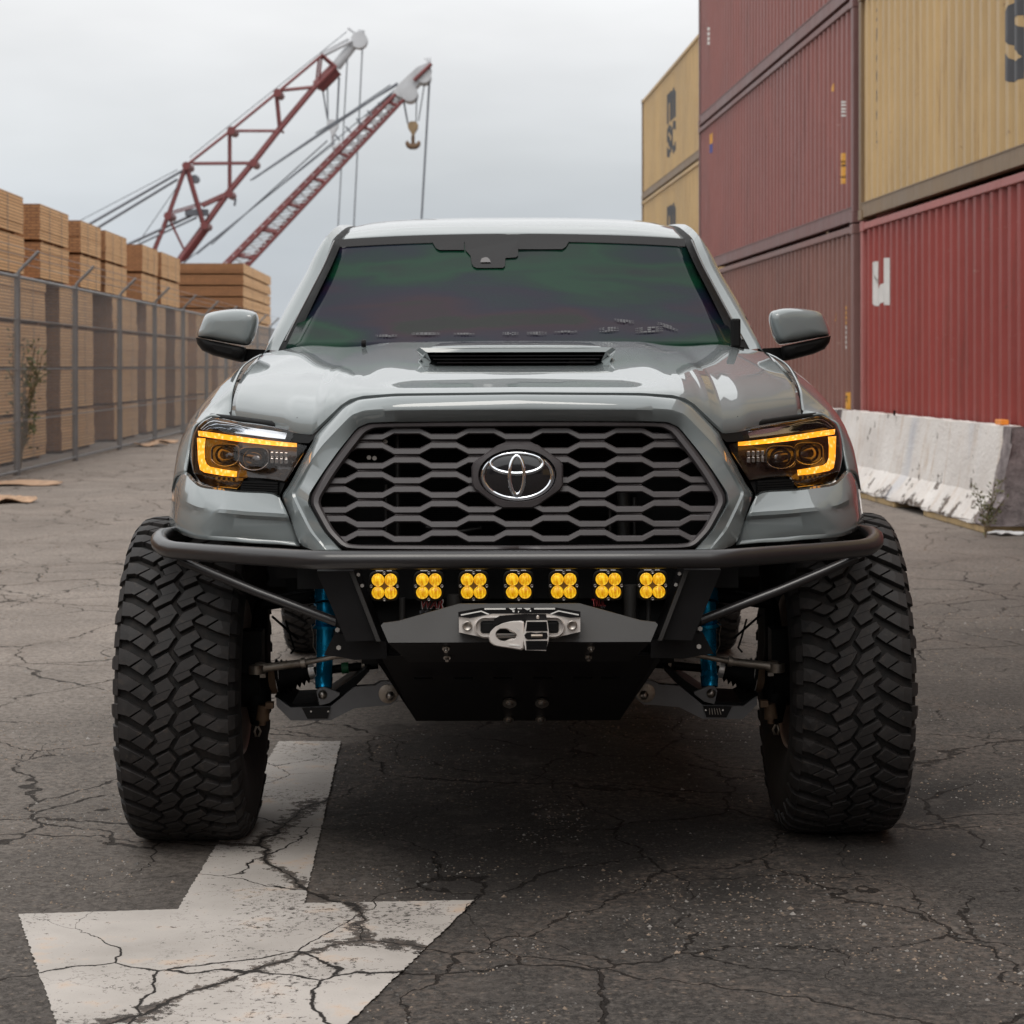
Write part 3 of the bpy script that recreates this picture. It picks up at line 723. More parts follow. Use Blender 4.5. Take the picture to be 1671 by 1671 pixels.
# ------------------------------------------------------------------ cranes
def z7(x, y): return (100+x/2.532, 20+y/2.532)
def crane_obj(name, Y, label):
    o = empty(name, (W(300, 425, Y).x, Y, 0), 0, label, 'crane', 'harbour cranes behind the lumber'); return o, Vector(o.location)
def ctube(mb, org, Y, a, b, r, depth=0):
    pa, pb = W(*z7(*a), Y)-org, W(*z7(*b), Y)-org
    for dy in ((-depth, depth) if depth else (0,)):
        sh_ = Vector((-.32, dy, .24)) if dy > 0 else Vector((0, dy, 0))
        mb.tube([pa+sh_, pb+sh_], r*(.8 if depth else 1), 6)
    if depth:
        pass
YA = 150
ca, og = crane_obj('lattice_crane', YA, 'taller red crane with a wide open boom frame, the left one')
mb = MB()
low = [(470, 1090), (500, 1025), (600, 890), (700, 750), (800, 630), (910, 490), (1060, 310), (1135, 235)]
upp = [(525, 640), (710, 495), (900, 340), (1085, 185)]
for a, b in zip(low, low[1:]): ctube(mb, og, YA, a, b, .19, .8)
for a, b in zip(upp, upp[1:]): ctube(mb, og, YA, a, b, .11, 1.0)
mb.tube([W(*z7(600, 890), YA)-og, W(*z7(500, 1025), YA)-og], .3, 6)
mb.tube([W(*z7(1060, 310), YA)-og, W(*z7(1135, 235), YA)-og], .55, 8)
for p in upp[:3]+[(600, 885), (700, 755), (800, 628), (450, 845)]:
    c = W(*z7(*p), YA)-og; mb.tube([c-Vector((0, 1.1, 0)), c+Vector((0, 1.1, 0))], .30, 8)
mb.build('main_boom', M['cred'], ca)
mb = MB()
for a, b, r in (((525, 640), (595, 880), .26), ((525, 640), (450, 850), .18), ((450, 850), (385, 1010), .18), ((450, 850), (515, 985), .13), ((450, 840), (590, 798), .1), ((590, 805), (690, 760), .2),
                ((550, 632), (800, 630), .13), ((705, 495), (705, 750), .14), ((735, 497), (905, 497), .12), ((898, 345), (912, 485), .14), ((915, 330), (1060, 315), .16), ((1080, 190), (1066, 305), .14), ((1085, 185), (1140, 232), .18)):
    ctube(mb, og, YA, a, b, r*.72, .7)
for p in upp+low[1:]:
    c = W(*z7(*p), YA)-og; mb.tube([c-Vector((0, 1, 0)), c+Vector((0, 1, 0))], .1, 6)
mb.build('lattice_brace', M['cred'], ca)
mb = MB()
ctube(mb, og, YA, (1135, 225), (1235, 95), .38, 0); ctube(mb, og, YA, (1085, 182), (1205, 122), .17, .5); ctube(mb, og, YA, (1235, 110), (1240, 75), .25)
ctube(mb, og, YA, (1185, 65), (1240, 105), .09); c = W(*z7(1232, 118), YA)-og; mb.tube([c-Vector((0, .5, 0)), c+Vector((0, .5, 0))], .6, 14)
mb.build('boom_tip', M['cwhite'], ca)
mb = MB()
for a, b, r in (((-40, 965), (500, 655), .10), ((-5, 985), (480, 690), .10), ((240, 975), (560, 830), .10), ((285, 975), (560, 848), .07), ((1245, 130), (1208, 900), .05), ((1182, 195), (1143, 900), .045), ((1148, 270), (1138, 470), .07), ((1100, 310), (1102, 460), .05), ((1080, 320), (1100, 440), .06),
                ((530, 600), (1180, 80), .03), ((60, 870), (480, 650), .03), ((320, 950), (520, 660), .03), ((720, 770), (716, 800), .08)):
    ctube(mb, og, YA, a, b, r)
mb.build('cable', M['cable'], ca)
mb = MB(); c = W(*z7(525, 690), YA)-og
mb.tube([c+Vector((.5, -.4, 0)), c+Vector((.5, .4, 0))], .3, 12); c = W(*z7(560, 828), YA)-og; mb.box(c, (1.6, .8, .45)); mb.build('sheave', M['cable'], ca)
mb = MB(); c = W(*z7(300, 1150), YA)-og; mb.box(Vector((c.x+4, 4, 3)), (9, 6, 5.8)); mb.build('crane_house', M['cred'], ca, bevel=.1)
YB = 138
cb_, og = crane_obj('lattice_crane', YB, 'lower red crane with a narrow white-laced boom and white head')
mb = MB()
ctube(mb, og, YB, (600, 1140), (1385, 345), .16, .8); ctube(mb, og, YB, (690, 1145), (1420, 365), .14, .8)
mb.build('main_boom', M['cred'], cb_)
mb = MB(); nL = 26
for k in range(nL):
    t0, t1 = k/nL, (k+1)/nL
    u = lambda t: (600+785*t, 1140-795*t); d_ = lambda t: (690+730*t, 1145-780*t)
    for dp in (.0,):
        ctube(mb, og, YB, u(t0), d_(t1), .05, .7); ctube(mb, og, YB, d_(t0), u(t1), .05, .7)
mb.build('lattice_brace', M['cwhite'], cb_)
mb = MB()
for k in range(8):
    t = k/7.5+.03; ctube(mb, og, YB, (600+785*t, 1140-795*t), (690+730*t, 1145-780*t), .12, .7)
mb.build('cross_frame', M['cred'], cb_)
mb = MB()
hp = [(1370, 340), (1400, 300), (1470, 235), (1525, 210), (1530, 240), (1518, 285), (1490, 290), (1462, 320), (1465, 350), (1445, 362), (1410, 360)]
a = [W(*z7(*p), YB)-og+Vector((0, -.8, 0)) for p in hp]; b = [p+Vector((0, 1.6, 0)) for p in a]
mb.prism(a, b)
for p, r in (((1440, 340), .55), ((1498, 268), .5)):
    c = W(*z7(*p), YB)-og; mb.tube([c-Vector((0, .9, 0)), c+Vector((0, .9, 0))], r, 16)
for i in range(3): ctube(mb, og, YB, (1500+12*i, 190-2*i), (1528, 215+3*i), .05)
mb.build('boom_head', M['cwhite'], cb_, bevel=.05)
mb = MB(); ctube(mb, og, YB, (1460, 290), (1532, 222), .16, 1.0); mb.build('head_rail', M['cred'], cb_)
mb = MB()
for a, b, r in (((1390, 292), (790, 690), .07), ((1360, 300), (780, 695), .05), ((1300, 390), (560, 1000), .04), ((1100, 530), (620, 960), .05), ((1130, 540), (500, 1040), .04), ((1050, 500), (1390, 300), .05),
                ((1522, 270), (1486, 900), .07), ((1468, 355), (1466, 460), .04), ((1500, 300), (1476, 450), .04), ((1415, 368), (1432, 460), .06), ((1255, 430), (1380, 320), .06)):
    ctube(mb, og, YB, a, b, r)
for k in range(6):
    x = 1130+45*k; y0 = 505-33*k
    ctube(mb, og, YB, (x, y0), (x+22, y0+25), .06)
mb.build('cable', M['cable'], cb_)
mb = MB(); mb.box(Vector((W(*z7(560, 1180), YB).x-og.x, 4, 3)), (8, 6, 5.8)); mb.build('crane_house', M['cred'], cb_, bevel=.1)
def hookblock(px, py, Y, hb, hk, mat, label, anchor=True):
    o = empty('crane_hook_block', W(px, py, Y), 0, label, 'crane hook', 'hook blocks hanging from the cranes')
    k = Y/F; mb = MB()
    prof = [(-.05, .5), (.35, 1), (.9, .92), (1.3, .55), (1.7, .28), (2.0, .18)]
    a = []; 
    for t, w_ in prof: a.append(Vector((hb*w_*k, 0, (hb-t*hb*1.35)*k)))
    pl = a+[Vector((-p.x, 0, p.z)) for p in reversed(a)]
    mb.prism([p+Vector((0, -.35, 0)) for p in pl], [p+Vector((0, .35, 0)) for p in pl]); mb.build('block_cheek', mat, o, bevel=.06)
    mb = MB(); mb.tube([Vector((0, 0, (-1.6*hb)*k)), Vector((0, 0, (-3.6*hb)*k))], .12, 8)
    for sg in (1, -1):
        if not hk and sg == -1: continue
        mb.tube([Vector((sg*hb*1.1*k*math.sin(t), 0, (-2.9*hb-hb*.8*math.cos(t))*k)) for t in [i*.28 for i in range(8)]], [.2, .2, .19, .18, .16, .14, .11, .06], 8)
    mb.build('hook', M['rust'] if hk else mat, o); return o
hookblock(543, 206, YA, 9.5, False, M['cwhite'], 'pale grey hook block hanging from the taller red crane')
hookblock(674, 208, YB, 8.5, True, M['hook'], 'yellow-brown hook block with a dark double hook hanging from the lower crane')

# ================================================================== TRUCK
truck = empty('pickup_truck', (.0145, TY, 0), 0, 'lifted grey pickup truck facing the camera with huge mud tyres and amber lamps', 'pickup truck')
truck.rotation_euler = (0, -.0025, .005)
GAP = .004
def mirror_rows(rows): return [[Vector((-p.x, p.y, p.z)) for p in r] for r in rows]
def span_rows(rows):
    """rows start on the centre line and run outwards: make the full width"""
    return [[Vector((-p.x, p.y, p.z)) for p in reversed(r[1:])]+list(r) for r in rows]
def panel(name, rows, mat, parent=truck, mirror='pair', thick=.006, sub=0, bevel=0, auto=40, smooth=True):
    obs = []
    sets = [span_rows(rows)] if mirror == 'span' else ([rows, mirror_rows(rows)] if mirror == 'pair' else [rows])
    for k, rw in enumerate(sets):
        mb = MB(); mb.grid(rw, smooth)
        o = mb.build(name, mat, parent, auto=auto if not sub else None)
        if sub:
            for p in o.data.polygons: p.use_smooth = True
            m = o.modifiers.new('s', 'SUBSURF'); m.levels = sub; m.render_levels = sub
        if thick:
            m = o.modifiers.new('t', 'SOLIDIFY'); m.thickness = thick; m.offset = 0
        obs.append(o)
    return obs
def both(fn):
    for sg in (1, -1): fn(sg)
def TM(dx, py, Y, sg): v = T(dx, py, Y); v.x *= sg; return v

# ---- hood
ZF = lambda x: interp(x, [0, .315, .40, .435, .459, .50, .536, .57, .60, .66, .73, .797], [1.306, 1.303, 1.297, 1.288, 1.273, 1.236, 1.203, 1.203, 1.207, 1.214, 1.221, 1.228])
YF = lambda x: interp(x, [0, .315, .421, .459, .536, .60, .66, .73, .797], [5.33, 5.36, 5.40, 5.42, 5.46, 5.53, 5.63, 5.74, 5.85])-TY
def ss(a, b, x): t = max(0., min(1., (x-a)/(b-a))); return t*t*(3-2*t)
def hood_pt(xf, t, off=0.):
    xr = xf*.824/.797; x = lerp(xf, xr, t); s = xf/.797
    y0 = YF(xf); y1 = 6.60+.25*s**2.2-TY
    z0 = ZF(xf); z1 = interp(x, [0, .45, .62, .72, .83], [1.440, 1.437, 1.428, 1.424, 1.410])
    ex = interp(x, [0, .30, .42, .50, .60, .797], [.98, .95, .72, .44, .42, .42])
    y = lerp(y0, y1, t); z = z0+(z1-z0)*t**ex
    # front lip roll
    z -= .004*(1-min(1, t/.03))
    # raised centre plateau, ridge over each wing, hollow between
    pl = (1-ss(.33+.06*t, .43+.05*t, x))*ss(.10, .45, t)*(1-.35*ss(.75, 1, t)); z += .011*pl
    z += .009*math.exp(-((x-.665)/.075)**2)*ss(.25, .8, t)
    z -= .003*math.exp(-((x-.52)/.08)**2)*ss(.4, .9, t)
    yy = y+TY; ax = abs(x)
    if 5.69 < yy < 6.02 and ax < .262: z = lerp(z, min(z, 1.351+(yy-5.70)*.062), 1-ss(.232, .262, ax))
    return Vector((x, y, z+off))
fx_ = sorted(set([.797*i/46 for i in range(47)]+[.421, .44, .459, .48, .50, .52, .536, .55]))
tt = [0, .006, .015, .03, .05, .075, .1, .14]+[.18+.82*i/30 for i in range(31)]
rows = [[hood_pt(x, t) for x in fx_] for t in tt]
lip = [[p+Vector((0, .004, -.006)) for p in rows[0]], ]; lip0 = [p+Vector((0, .012, -.02)) for p in rows[0]]
hood = panel('hood', [lip0]+lip+rows, M['paint'], mirror='span', thick=.005, auto=60)[0]
bx = [[p+Vector((p.x*.02, -.004 if i == 0 else 0, -.030)) for p in r] for i, r in enumerate(rows[::3])]
panel('hood_underside', bx, M['blk'], parent=truck, mirror='span', thick=0)
ge = [p+Vector((0, .012, -.010)) for p in rows[0] if p.x < .545]; mb = MB(); mb.tube([Vector((-p.x, p.y, p.z)) for p in reversed(ge[1:])]+ge, .009, 8); mb.build('hood_seal', M['blk'], truck)

# ---- hood scoop
mb = MB()
ys_ = [5.95, 5.955, 5.98, 6.10, 6.30, 6.52]
zt = [1.419, 1.4245, 1.427, 1.432, 1.440, 1.441]
rws = []
for y, z in zip(ys_, zt):
    k = interp(y, [5.95, 6.52], [0, 1]); hw = .268-.02*k
    r = []
    for xx, dz in ((0, 0), (.10, 0), (.18, -.001), (hw-.03, -.003), (hw-.012, -.010), (hw, -.030+.022*k), (hw+.02, -.052+.04*k)):
        r.append(Vector((xx, y-TY, z+dz)))
    rws.append(r)
scoop = panel('hood_scoop', rws, M['paint'], mirror='span', thick=.005, auto=50)[0]
mb = MB()
def sc(px, py, Y): return T(px-845, py, Y)
for sg in (1, -1): pass
A_ = [(-155, 576), (155, 576), (148, 572), (-148, 572)]
# lip face
mb.face([T(-157, 567, 5.95), T(157, 567, 5.95), T(146, 574.5, 5.945), T(-146, 574.5, 5.945)])
for sg in (1, -1): mb.face([TM(157, 567, 5.95, sg), TM(163, 571, 5.96, sg), TM(139, 589, 5.95, sg), TM(146, 574.5, 5.945, sg)])
mb.build('scoop_lip', M['paint'], scoop)
mb = MB(); mb.face([T(-150, 573, 6.03), T(150, 573, 6.03), T(140, 604, 6.0), T(-140, 604, 6.0)]); mb.build('scoop_opening', M['blk'], scoop)
mb = MB()
for y_ in (580.5, 586, 591.5): mb.box(T(0, y_, 5.97), (2*lerp(.255, .225, (y_-578)/14), .03, .0035))
mb.build('scoop_slat', M['gblk'], scoop)
mb = MB()
for sg in (1, -1): mb.face([TM(163, 570, 5.965, sg), TM(152, 592, 5.92, sg), TM(146, 598, 5.92, sg), TM(139, 590, 5.955, sg)])
mb.build('scoop_cheek', M['paint'], scoop)

# ---- painted surround of the grille (ring with a crease)
def ring(pts, n=9):
    o = [Vector(p) for p in pts]; r = []
    for i in range(len(o)-1):
        for k in range(n): r.append(o[i].lerp(o[i+1], k/n))
    r.append(o[-1]); return [T(*p) for p in r]
def smoothring(r, it=3):
    for _ in range(it): r = [r[0]]+[(r[i-1]+r[i]*2+r[i+1])/4 for i in range(1, len(r)-1)]+[r[-1]]
    return r
O_ = [(0, 644, 5.330), (200, 646, 5.355), (260, 651.5, 5.39), (284, 663, 5.41), (328, 708, 5.445), (333, 719, 5.455), (371, 790, 5.50), (385, 810, 5.50), (355, 889, 5.36), (328, 899, 5.30)]
O2 = [(0, 645.5, 5.305), (200, 647.5, 5.33), (259, 653, 5.365), (281, 665, 5.385), (325, 710, 5.42), (330, 720, 5.43), (369, 791, 5.48), (382, 810, 5.485), (353, 888, 5.345), (327, 899, 5.29)]
Mi = [(0, 665, 5.284), (200, 666, 5.300), (250, 669, 5.320), (272, 677, 5.33), (318, 725, 5.345), (338, 752, 5.350), (360, 790, 5.38), (369, 806, 5.385), (340, 866, 5.30), (312, 899, 5.262)]
Mi2 = [(0, 667.5, 5.284), (200, 668.5, 5.300), (248, 671.5, 5.320), (269, 679, 5.33), (315, 727, 5.345), (334, 754, 5.350), (356, 791, 5.38), (364, 806, 5.385), (336, 864, 5.30), (309, 899, 5.262)]
I_ = [(0, 685, 5.312), (200, 686, 5.325), (245, 688, 5.34), (264, 697, 5.35), (296, 737, 5.335), (318, 768, 5.33), (341, 804, 5.31), (344, 822, 5.30), (318, 868, 5.27), (290, 899, 5.25)]
I2 = [(d*.985, y+(4 if y < 700 else 0), Y+.03) for d, y, Y in I_]
rws = [smoothring(ring(x)) for x in (O_, O2, Mi, Mi2, I_, I2)]
# long smooth blend between O2 and crease
full = [rws[0], rws[1]]+[[a.lerp(b, k/4)+Vector((0, -.004*math.sin(math.pi*k/4), .002*math.sin(math.pi*k/4))) for a, b in zip(rws[1], rws[2])] for k in (1, 2, 3)]+rws[2:]
panel('grille_surround', full, M['paint'], mirror='span', thick=.004, auto=35)

# ---- corner bumper skins below the lamps
def cskin(sg):
    c = [[(387, 811, 5.50), (402, 803, 5.515), (440, 801, 5.535), (457, 800, 5.55), (480, 797, 5.575), (516, 791, 5.625), (530, 778, 5.68), (539, 770, 5.76), (553, 775, 5.95)],
         [(388, 813, 5.485), (404, 806, 5.50), (440, 804, 5.52), (457, 803, 5.535), (481, 800, 5.56), (516, 795, 5.61), (532, 783, 5.665), (542, 774, 5.75), (555, 780, 5.95)],
         [(380, 828, 5.43), (404, 826, 5.44), (440, 824, 5.45), (458, 822, 5.46), (482, 820, 5.475), (516, 814, 5.52), (535, 803, 5.58), (547, 794, 5.67), (559, 798, 5.92)],
         [(376, 838, 5.395), (404, 836, 5.40), (440, 834, 5.41), (460, 832, 5.415), (484, 830, 5.43), (516, 827, 5.48), (538, 818, 5.55), (550, 811, 5.66), (561, 815, 5.92)],
         [(374, 843, 5.395), (404, 841, 5.40), (440, 839, 5.41), (462, 837, 5.415), (487, 835, 5.43), (510, 834, 5.47), (536, 828, 5.555), (551, 820, 5.66), (562, 822, 5.92)],
         [(372, 849, 5.405), (404, 847, 5.41), (440, 845, 5.42), (464, 843, 5.425), (490, 842, 5.44), (514, 842, 5.475), (538, 836, 5.56), (552, 830, 5.66), (563, 832, 5.92)],
         [(362, 872, 5.385), (396, 870, 5.39), (436, 867, 5.40), (466, 864, 5.41), (496, 862, 5.43), (522, 859, 5.475), (543, 853, 5.56), (556, 846, 5.66), (566, 848, 5.92)],
         [(358, 884, 5.38), (392, 881, 5.385), (432, 878, 5.40), (466, 875, 5.41), (498, 873, 5.43), (526, 870, 5.48), (545, 864, 5.565), (557, 857, 5.66), (566, 860, 5.92)],
         [(356, 890, 5.41), (390, 887, 5.42), (432, 885, 5.43), (466, 882, 5.44), (498, 880, 5.46), (526, 877, 5.51), (544, 871, 5.59), (556, 864, 5.68), (565, 866, 5.92)]]
    c = [[(d, y, Y+(max(0, y-842)*.0010 if i_ > 3 and i_ < 8 else 0)+((0, -.052, -.008, .014, .014, .012, .010, .008, .004)[i_]*ss(560, 525, d))) for d, y, Y in r] for i_, r in enumerate(c)]
    rw = [crom([TM(*p, sg) for p in r], 4) for r in c]
    mb = MB(); mb.grid(rw); o = mb.build('bumper_corner', M['paint'], truck, auto=32)
    m = o.modifiers.new('t', 'SOLIDIFY'); m.thickness = .004; m.offset = 0
both(cskin)
# ---- front wings (fenders)
def fender(sg):
    c = [[(465.5, 682.5, 5.85), (482, 680, 5.86), (499, 678, 5.875), (512, 686, 5.875), (524, 694, 5.87), (531, 718, 5.86), (535, 745, 5.84), (540, 770, 5.80)],
         [(464, 655, 5.92), (481, 662, 5.94), (502, 672, 5.96), (518, 684, 5.95), (532, 700, 5.94), (543, 726, 5.92), (550, 752, 5.90), (555, 778, 5.90)],
         [(461, 632, 6.0), (478, 645, 6.02), (500, 662, 6.05), (519, 680, 6.05), (536, 702, 6.04), (549, 732, 6.03), (556, 765, 6.02), (561, 802, 6.0)],
         [(446, 600, 6.35), (462, 614, 6.35), (486, 634, 6.36), (508, 657, 6.36), (528, 684, 6.36), (542, 716, 6.36), (549, 750, 6.36), (553, 786, 6.36)],
         [(429, 586, 6.60), (444, 597, 6.60), (466, 616, 6.6), (488, 642, 6.6), (505, 670, 6.6), (516, 702, 6.6), (524, 738, 6.6), (530, 778, 6.6)],
         [(411, 577, 6.86), (424, 586, 6.88), (438, 600, 6.9), (450, 622, 6.95), (456, 652, 6.95), (459, 690, 6.95), (461, 740, 6.95), (463, 800, 6.95)]]
    rw = [crom([TM(*p, sg) for p in r], 4) for r in c]
    cols = list(zip(*rw)); cols = [crom(cc, 5) for cc in cols]
    mb = MB(); mb.grid(cols); o = mb.build('fender', M['paint'], truck, auto=60)
    m = o.modifiers.new('t', 'SOLIDIFY'); m.thickness = .006; m.offset = 0
both(fender)
# rolled edge wing tail down to the bumper corner side, arch lip
def arch(sg):
    mb = MB(); top = [(561, 802, 6.0), (564, 832, 5.93), (566, 858, 5.90)]
    p = [TM(553, 775, 5.95, sg), TM(561, 803, 6.01, sg), TM(553, 786, 6.36, sg), TM(530, 778, 6.6, sg), TM(463, 800, 6.95, sg)]
    a = crom(p, 6); b = [q+Vector((-sg*.05, .01, .005)) for q in a]
    mb.grid([a, b]); o = mb.build('arch_lip', M['blk'], truck); m = o.modifiers.new('t', 'SOLIDIFY'); m.thickness = .008
both(arch)

# ---- headlights
YH = lambda d: interp(abs(d), [330, 376, 450, 500, 525, 536], [5.475, 5.515, 5.575, 5.665, 5.74, 5.84])
def hl_y(d, y): return YH(d)+.05*(790-y)/100-.02
HLO = [(335, 717), (341, 709), (353, 704), (380, 697.5), (407, 693), (432, 689.5), (454, 687), (478, 682), (498, 679), (511, 685), (521, 694), (528, 708), (531, 728), (532, 750), (530, 764), (527, 776), (521, 784), (512, 790), (490, 794), (470, 796), (458, 797.5), (452, 791), (447, 780.5), (440, 779), (410, 781), (386, 784), (377, 785.5), (366, 768), (350, 742)]
def hull(pts, k, cx=440, cy=740): return [(cx+(a-cx)*k, cy+(b-cy)*k) for a, b in pts]
def headlight(sg):
    P_ = lambda d, y, off=0.: TM(d, y, hl_y(d, y)+off, sg)
    mb = MB()
    r0 = [P_(*p, .012) for p in HLO]; r1 = [P_(*p, .0) for p in hull(HLO, .985)]; r2 = [P_(*p, .004) for p in hull(HLO, .965)]; r3 = [P_(*p, .06) for p in hull(HLO, .955)]
    mb.grid([r0, r1, r2, r3], True, True)
    body = mb.build('headlight', M['gblk'], truck, auto=30); 
    mb = MB(); mb.face([P_(*p, .058) for p in hull(HLO, .965)]); mb.face([P_(*p, .012) for p in hull(HLO, 1.0)][:0] or [P_(*p, .075) for p in hull(HLO, .99)]); mb.build('lamp_housing', M['lampin'], body)
    # clear cover, gently bulged
    mb = MB(); rows = []
    for k, off in ((.975, -.001), (.9, -.006), (.75, -.010), (.5, -.012), (.25, -.013)): rows.append([P_(*p, off) for p in hull(HLO, k, 440, 738)])
    mb.grid(rows, True, True); mb.face(rows[-1], True); mb.build('lens_cover', M['lens'], body)
    def strip(outl, off, th, mat, name, bev=.002):
        mb = MB(); a = [P_(*p, off) for p in outl]; b = [P_(*p, off+th) for p in outl]; mb.prism(a, b); return mb.build(name, mat, body, bevel=bev)
    # chrome brow
    brow = [(340, 713), (352, 707), (380, 701), (407, 696.5), (432, 693), (456, 690), (480, 685.5), (498, 683), (510, 689), (517, 698)]
    lower = [(514, 701), (500, 699.5), (478, 703), (456, 706), (432, 709), (407, 712.5), (380, 715.5), (356, 718), (345, 720)]
    mb = MB(); n = len(brow); lo = list(reversed(lower)) 
    lo = [lo[min(len(lo)-1, int(i*(len(lo)-1)/(n-1)))] for i in range(n)]
    mb.grid([[P_(*p, .014) for p in brow], [P_(a[0]*.5+b[0]*.5, a[1]*.6+b[1]*.4, .006) for a, b in zip(brow, lo)], [P_(*p, .003) for p in lo]]); mb.build('chrome_brow', M['chrome'], body)
    strip([(520, 701.5), (500, 704), (470, 708.5), (440, 713), (410, 717), (380, 720.5), (358, 722.5), (360, 728.5), (385, 727), (415, 724), (445, 720.5), (475, 716.5), (505, 712), (519, 710)], .018, .02, M['amber'], 'light_strip')
    strip([(521.5, 713), (508, 714), (509.5, 730), (509, 748), (506, 756), (500, 760.5), (480, 764.5), (457, 768), (458, 777), (482, 774.5), (510, 769.5), (517, 765), (520, 750)], .018, .02, M['amber'], 'light_strip')
    # toothed edge below the strip
    for i in range(7):
        d = 462+i*8; mb = MB(); mb.box(P_(d, 780.5-i*.6, .03), (.006, .02, .009)); 
        mb.build('reflector_tooth', M['lampin'], body, bevel=.001)
    # projectors
    for (dx, y, r) in ((476, 741, 21), (430, 747, 22)):
        pl = [(dx+r*1.12*(abs(math.cos(t))**.55)*(1 if math.cos(t) > 0 else -1), y+r*.82*(abs(math.sin(t))**.55)*(1 if math.sin(t) > 0 else -1)) for t in [2*math.pi*i/28 for i in range(28)]]
        mb = MB(); mb.grid([[P_(*p, .05) for p in hull(pl, 1.06, dx, y)], [P_(*p, .028) for p in pl], [P_(*p, .030) for p in hull(pl, .93, dx, y)], [P_(*p, .05) for p in hull(pl, .85, dx, y)]], True, True)
        mb.build('projector_frame', M['lampin'], body)
        mb = MB(); rr = []
        for k in range(7):
            a = k/6*math.pi/2; rr.append([P_(dx+r*.8*math.cos(a)*math.cos(t), y+r*.72*math.cos(a)*math.sin(t), .052-.026*math.sin(a)) for t in [2*math.pi*i/28 for i in range(28)]])
        mb.grid(rr, True, True); mb.build('projector_lens', M['projector'], body)
        mb = MB(); arc = [P_(dx+r*1.12*math.cos(t), y+r*.86*math.sin(t), .026) for t in [math.pi*(.12+.76*i/16) for i in range(17)]]
        mb.tube(arc, .0012, 6); mb.build('chrome_edge', M['chrome'], body)
    for i in range(4):
        mb = MB()
        for j in range(2): mb.box(P_(377+i*7.6, 741.5+j*10-i*.4, .03), (.0095, .012, .0145))
        mb.build('led_element', M['led'], body, bevel=.002)
    # black slatted insert underneath
    mb = MB(); q = [(379, 786.5), (440, 781), (447, 783), (452, 792), (457, 799), (440, 803), (402, 805), (389, 809)]
    mb.prism([P_(*p, .010) for p in q], [P_(*p, .03) for p in q])
    for k in range(5):
        y = 786.5+k*4; mb.bar(P_(390, y+1, .004), P_(450, y-1.5, .004), .010, .0045)
    mb.build('slatted_insert', M['blk'], truck)
both(headlight)
# black seal between hood edge and lamp
def seal(sg):
    mb = MB(); pts = [TM(334, 712, 5.50, sg), TM(353, 700, 5.53, sg), TM(407, 689, 5.61, sg), TM(463, 681, 5.80, sg), TM(500, 677, 5.87, sg)]
    mb.tube([p+Vector((0, .03, -.004)) for p in pts], .010, 8); mb.build('lamp_seal', M['blk'], truck)
both(seal)

# ---- grille
def Yg(y, dx=0): return interp(y, [690, 890], [5.325, 5.235])+.05*(abs(dx)/340)**2
GC = 1.0
Io = [(0, 687), (200, 688), (243, 690), (262, 699), (294, 739), (316, 770), (338, 806), (340, 822), (315, 868), (293, 890), (282, 895), (262, 897), (0, 899)]
Jo = [(0, 696.5), (200, 697), (234, 698.5), (249, 706), (280, 747), (300, 776), (321, 811), (323, 822), (302, 862), (284, 882), (276, 887), (258, 889), (0, 890.5)]
def gring(pts, off, n=7):
    r = []
    for a, b in zip(pts, pts[1:]):
        for k in range(n): r.append((lerp(a[0], b[0], k/n), lerp(a[1], b[1], k/n)))
    r.append(pts[-1]); r = [Vector((a, b, 0)) for a, b in r]
    for _ in range(3): r = [r[0]]+[(r[i-1]+r[i]*2+r[i+1])/4 for i in range(1, len(r)-1)]+[r[-1]]
    return [T(p.x, p.y, Yg(p.y, p.x)+off) for p in r]
mid_ = lambda k: [(lerp(a[0], b[0], k), lerp(a[1], b[1], k)) for a, b in zip(Io, Jo)]
grille = panel('grille', [gring(Io, .03), gring(mid_(.08), -.002), gring(mid_(.35), -.012), gring(mid_(.75), -.010), gring(mid_(.95), .0), gring(Jo, .045)], M['grille'], mirror='span', thick=.002, auto=28)[0]
def jw(y): # inner half-width at y
    pts = [(696, 240), (706, 251), (747, 281), (776, 301), (811, 322), (822, 324), (862, 303), (882, 286), (891, 270)]
    return interp(y, [p[0] for p in pts], [p[1] for p in pts])
PITCH = 60.5; bars = MB(); ribs = MB()
NB = 8
def by(k, j): # bar k at column j
    s = 1 if (k+j) % 2 == 0 else -1
    return 707.8+23.9*k+4.9*s
SEC = [(-6.1, .030), (-5.9, .006), (-4.6, .0), (4.0, -.004), (5.6, .003), (6.1, .030)]
for k in range(NB):
    path = []
    for j in range(-6, 7):
        c = j*PITCH; y = by(k, j); path += [(c-20.8, y), (c+20.8, y)]
    w_ = jw(707.8+23.9*k)+5
    # clip
    cp = []
    for (a, b) in zip(path, path[1:]):
        if b[0] < -w_ or a[0] > w_: continue
        def cl(p, q, x): return (x, lerp(p[1], q[1], (x-p[0])/(q[0]-p[0])))
        p0 = a if a[0] >= -w_ else cl(a, b, -w_); p1 = b if b[0] <= w_ else cl(a, b, w_)
        if not cp: cp.append(p0)
        cp.append(p1)
    for a, b in zip(cp, cp[1:]):
        fl = abs(a[1]-b[1]) < .5; ext = .25
        ra = [T(a[0]-ext*0, a[1]+s_, Yg(a[1], a[0])+.010+d_) for s_, d_ in SEC]; rb = [T(b[0], b[1]+s_, Yg(b[1], b[0])+.010+d_) for s_, d_ in SEC]
        bars.prism(ra, rb, caps=True)
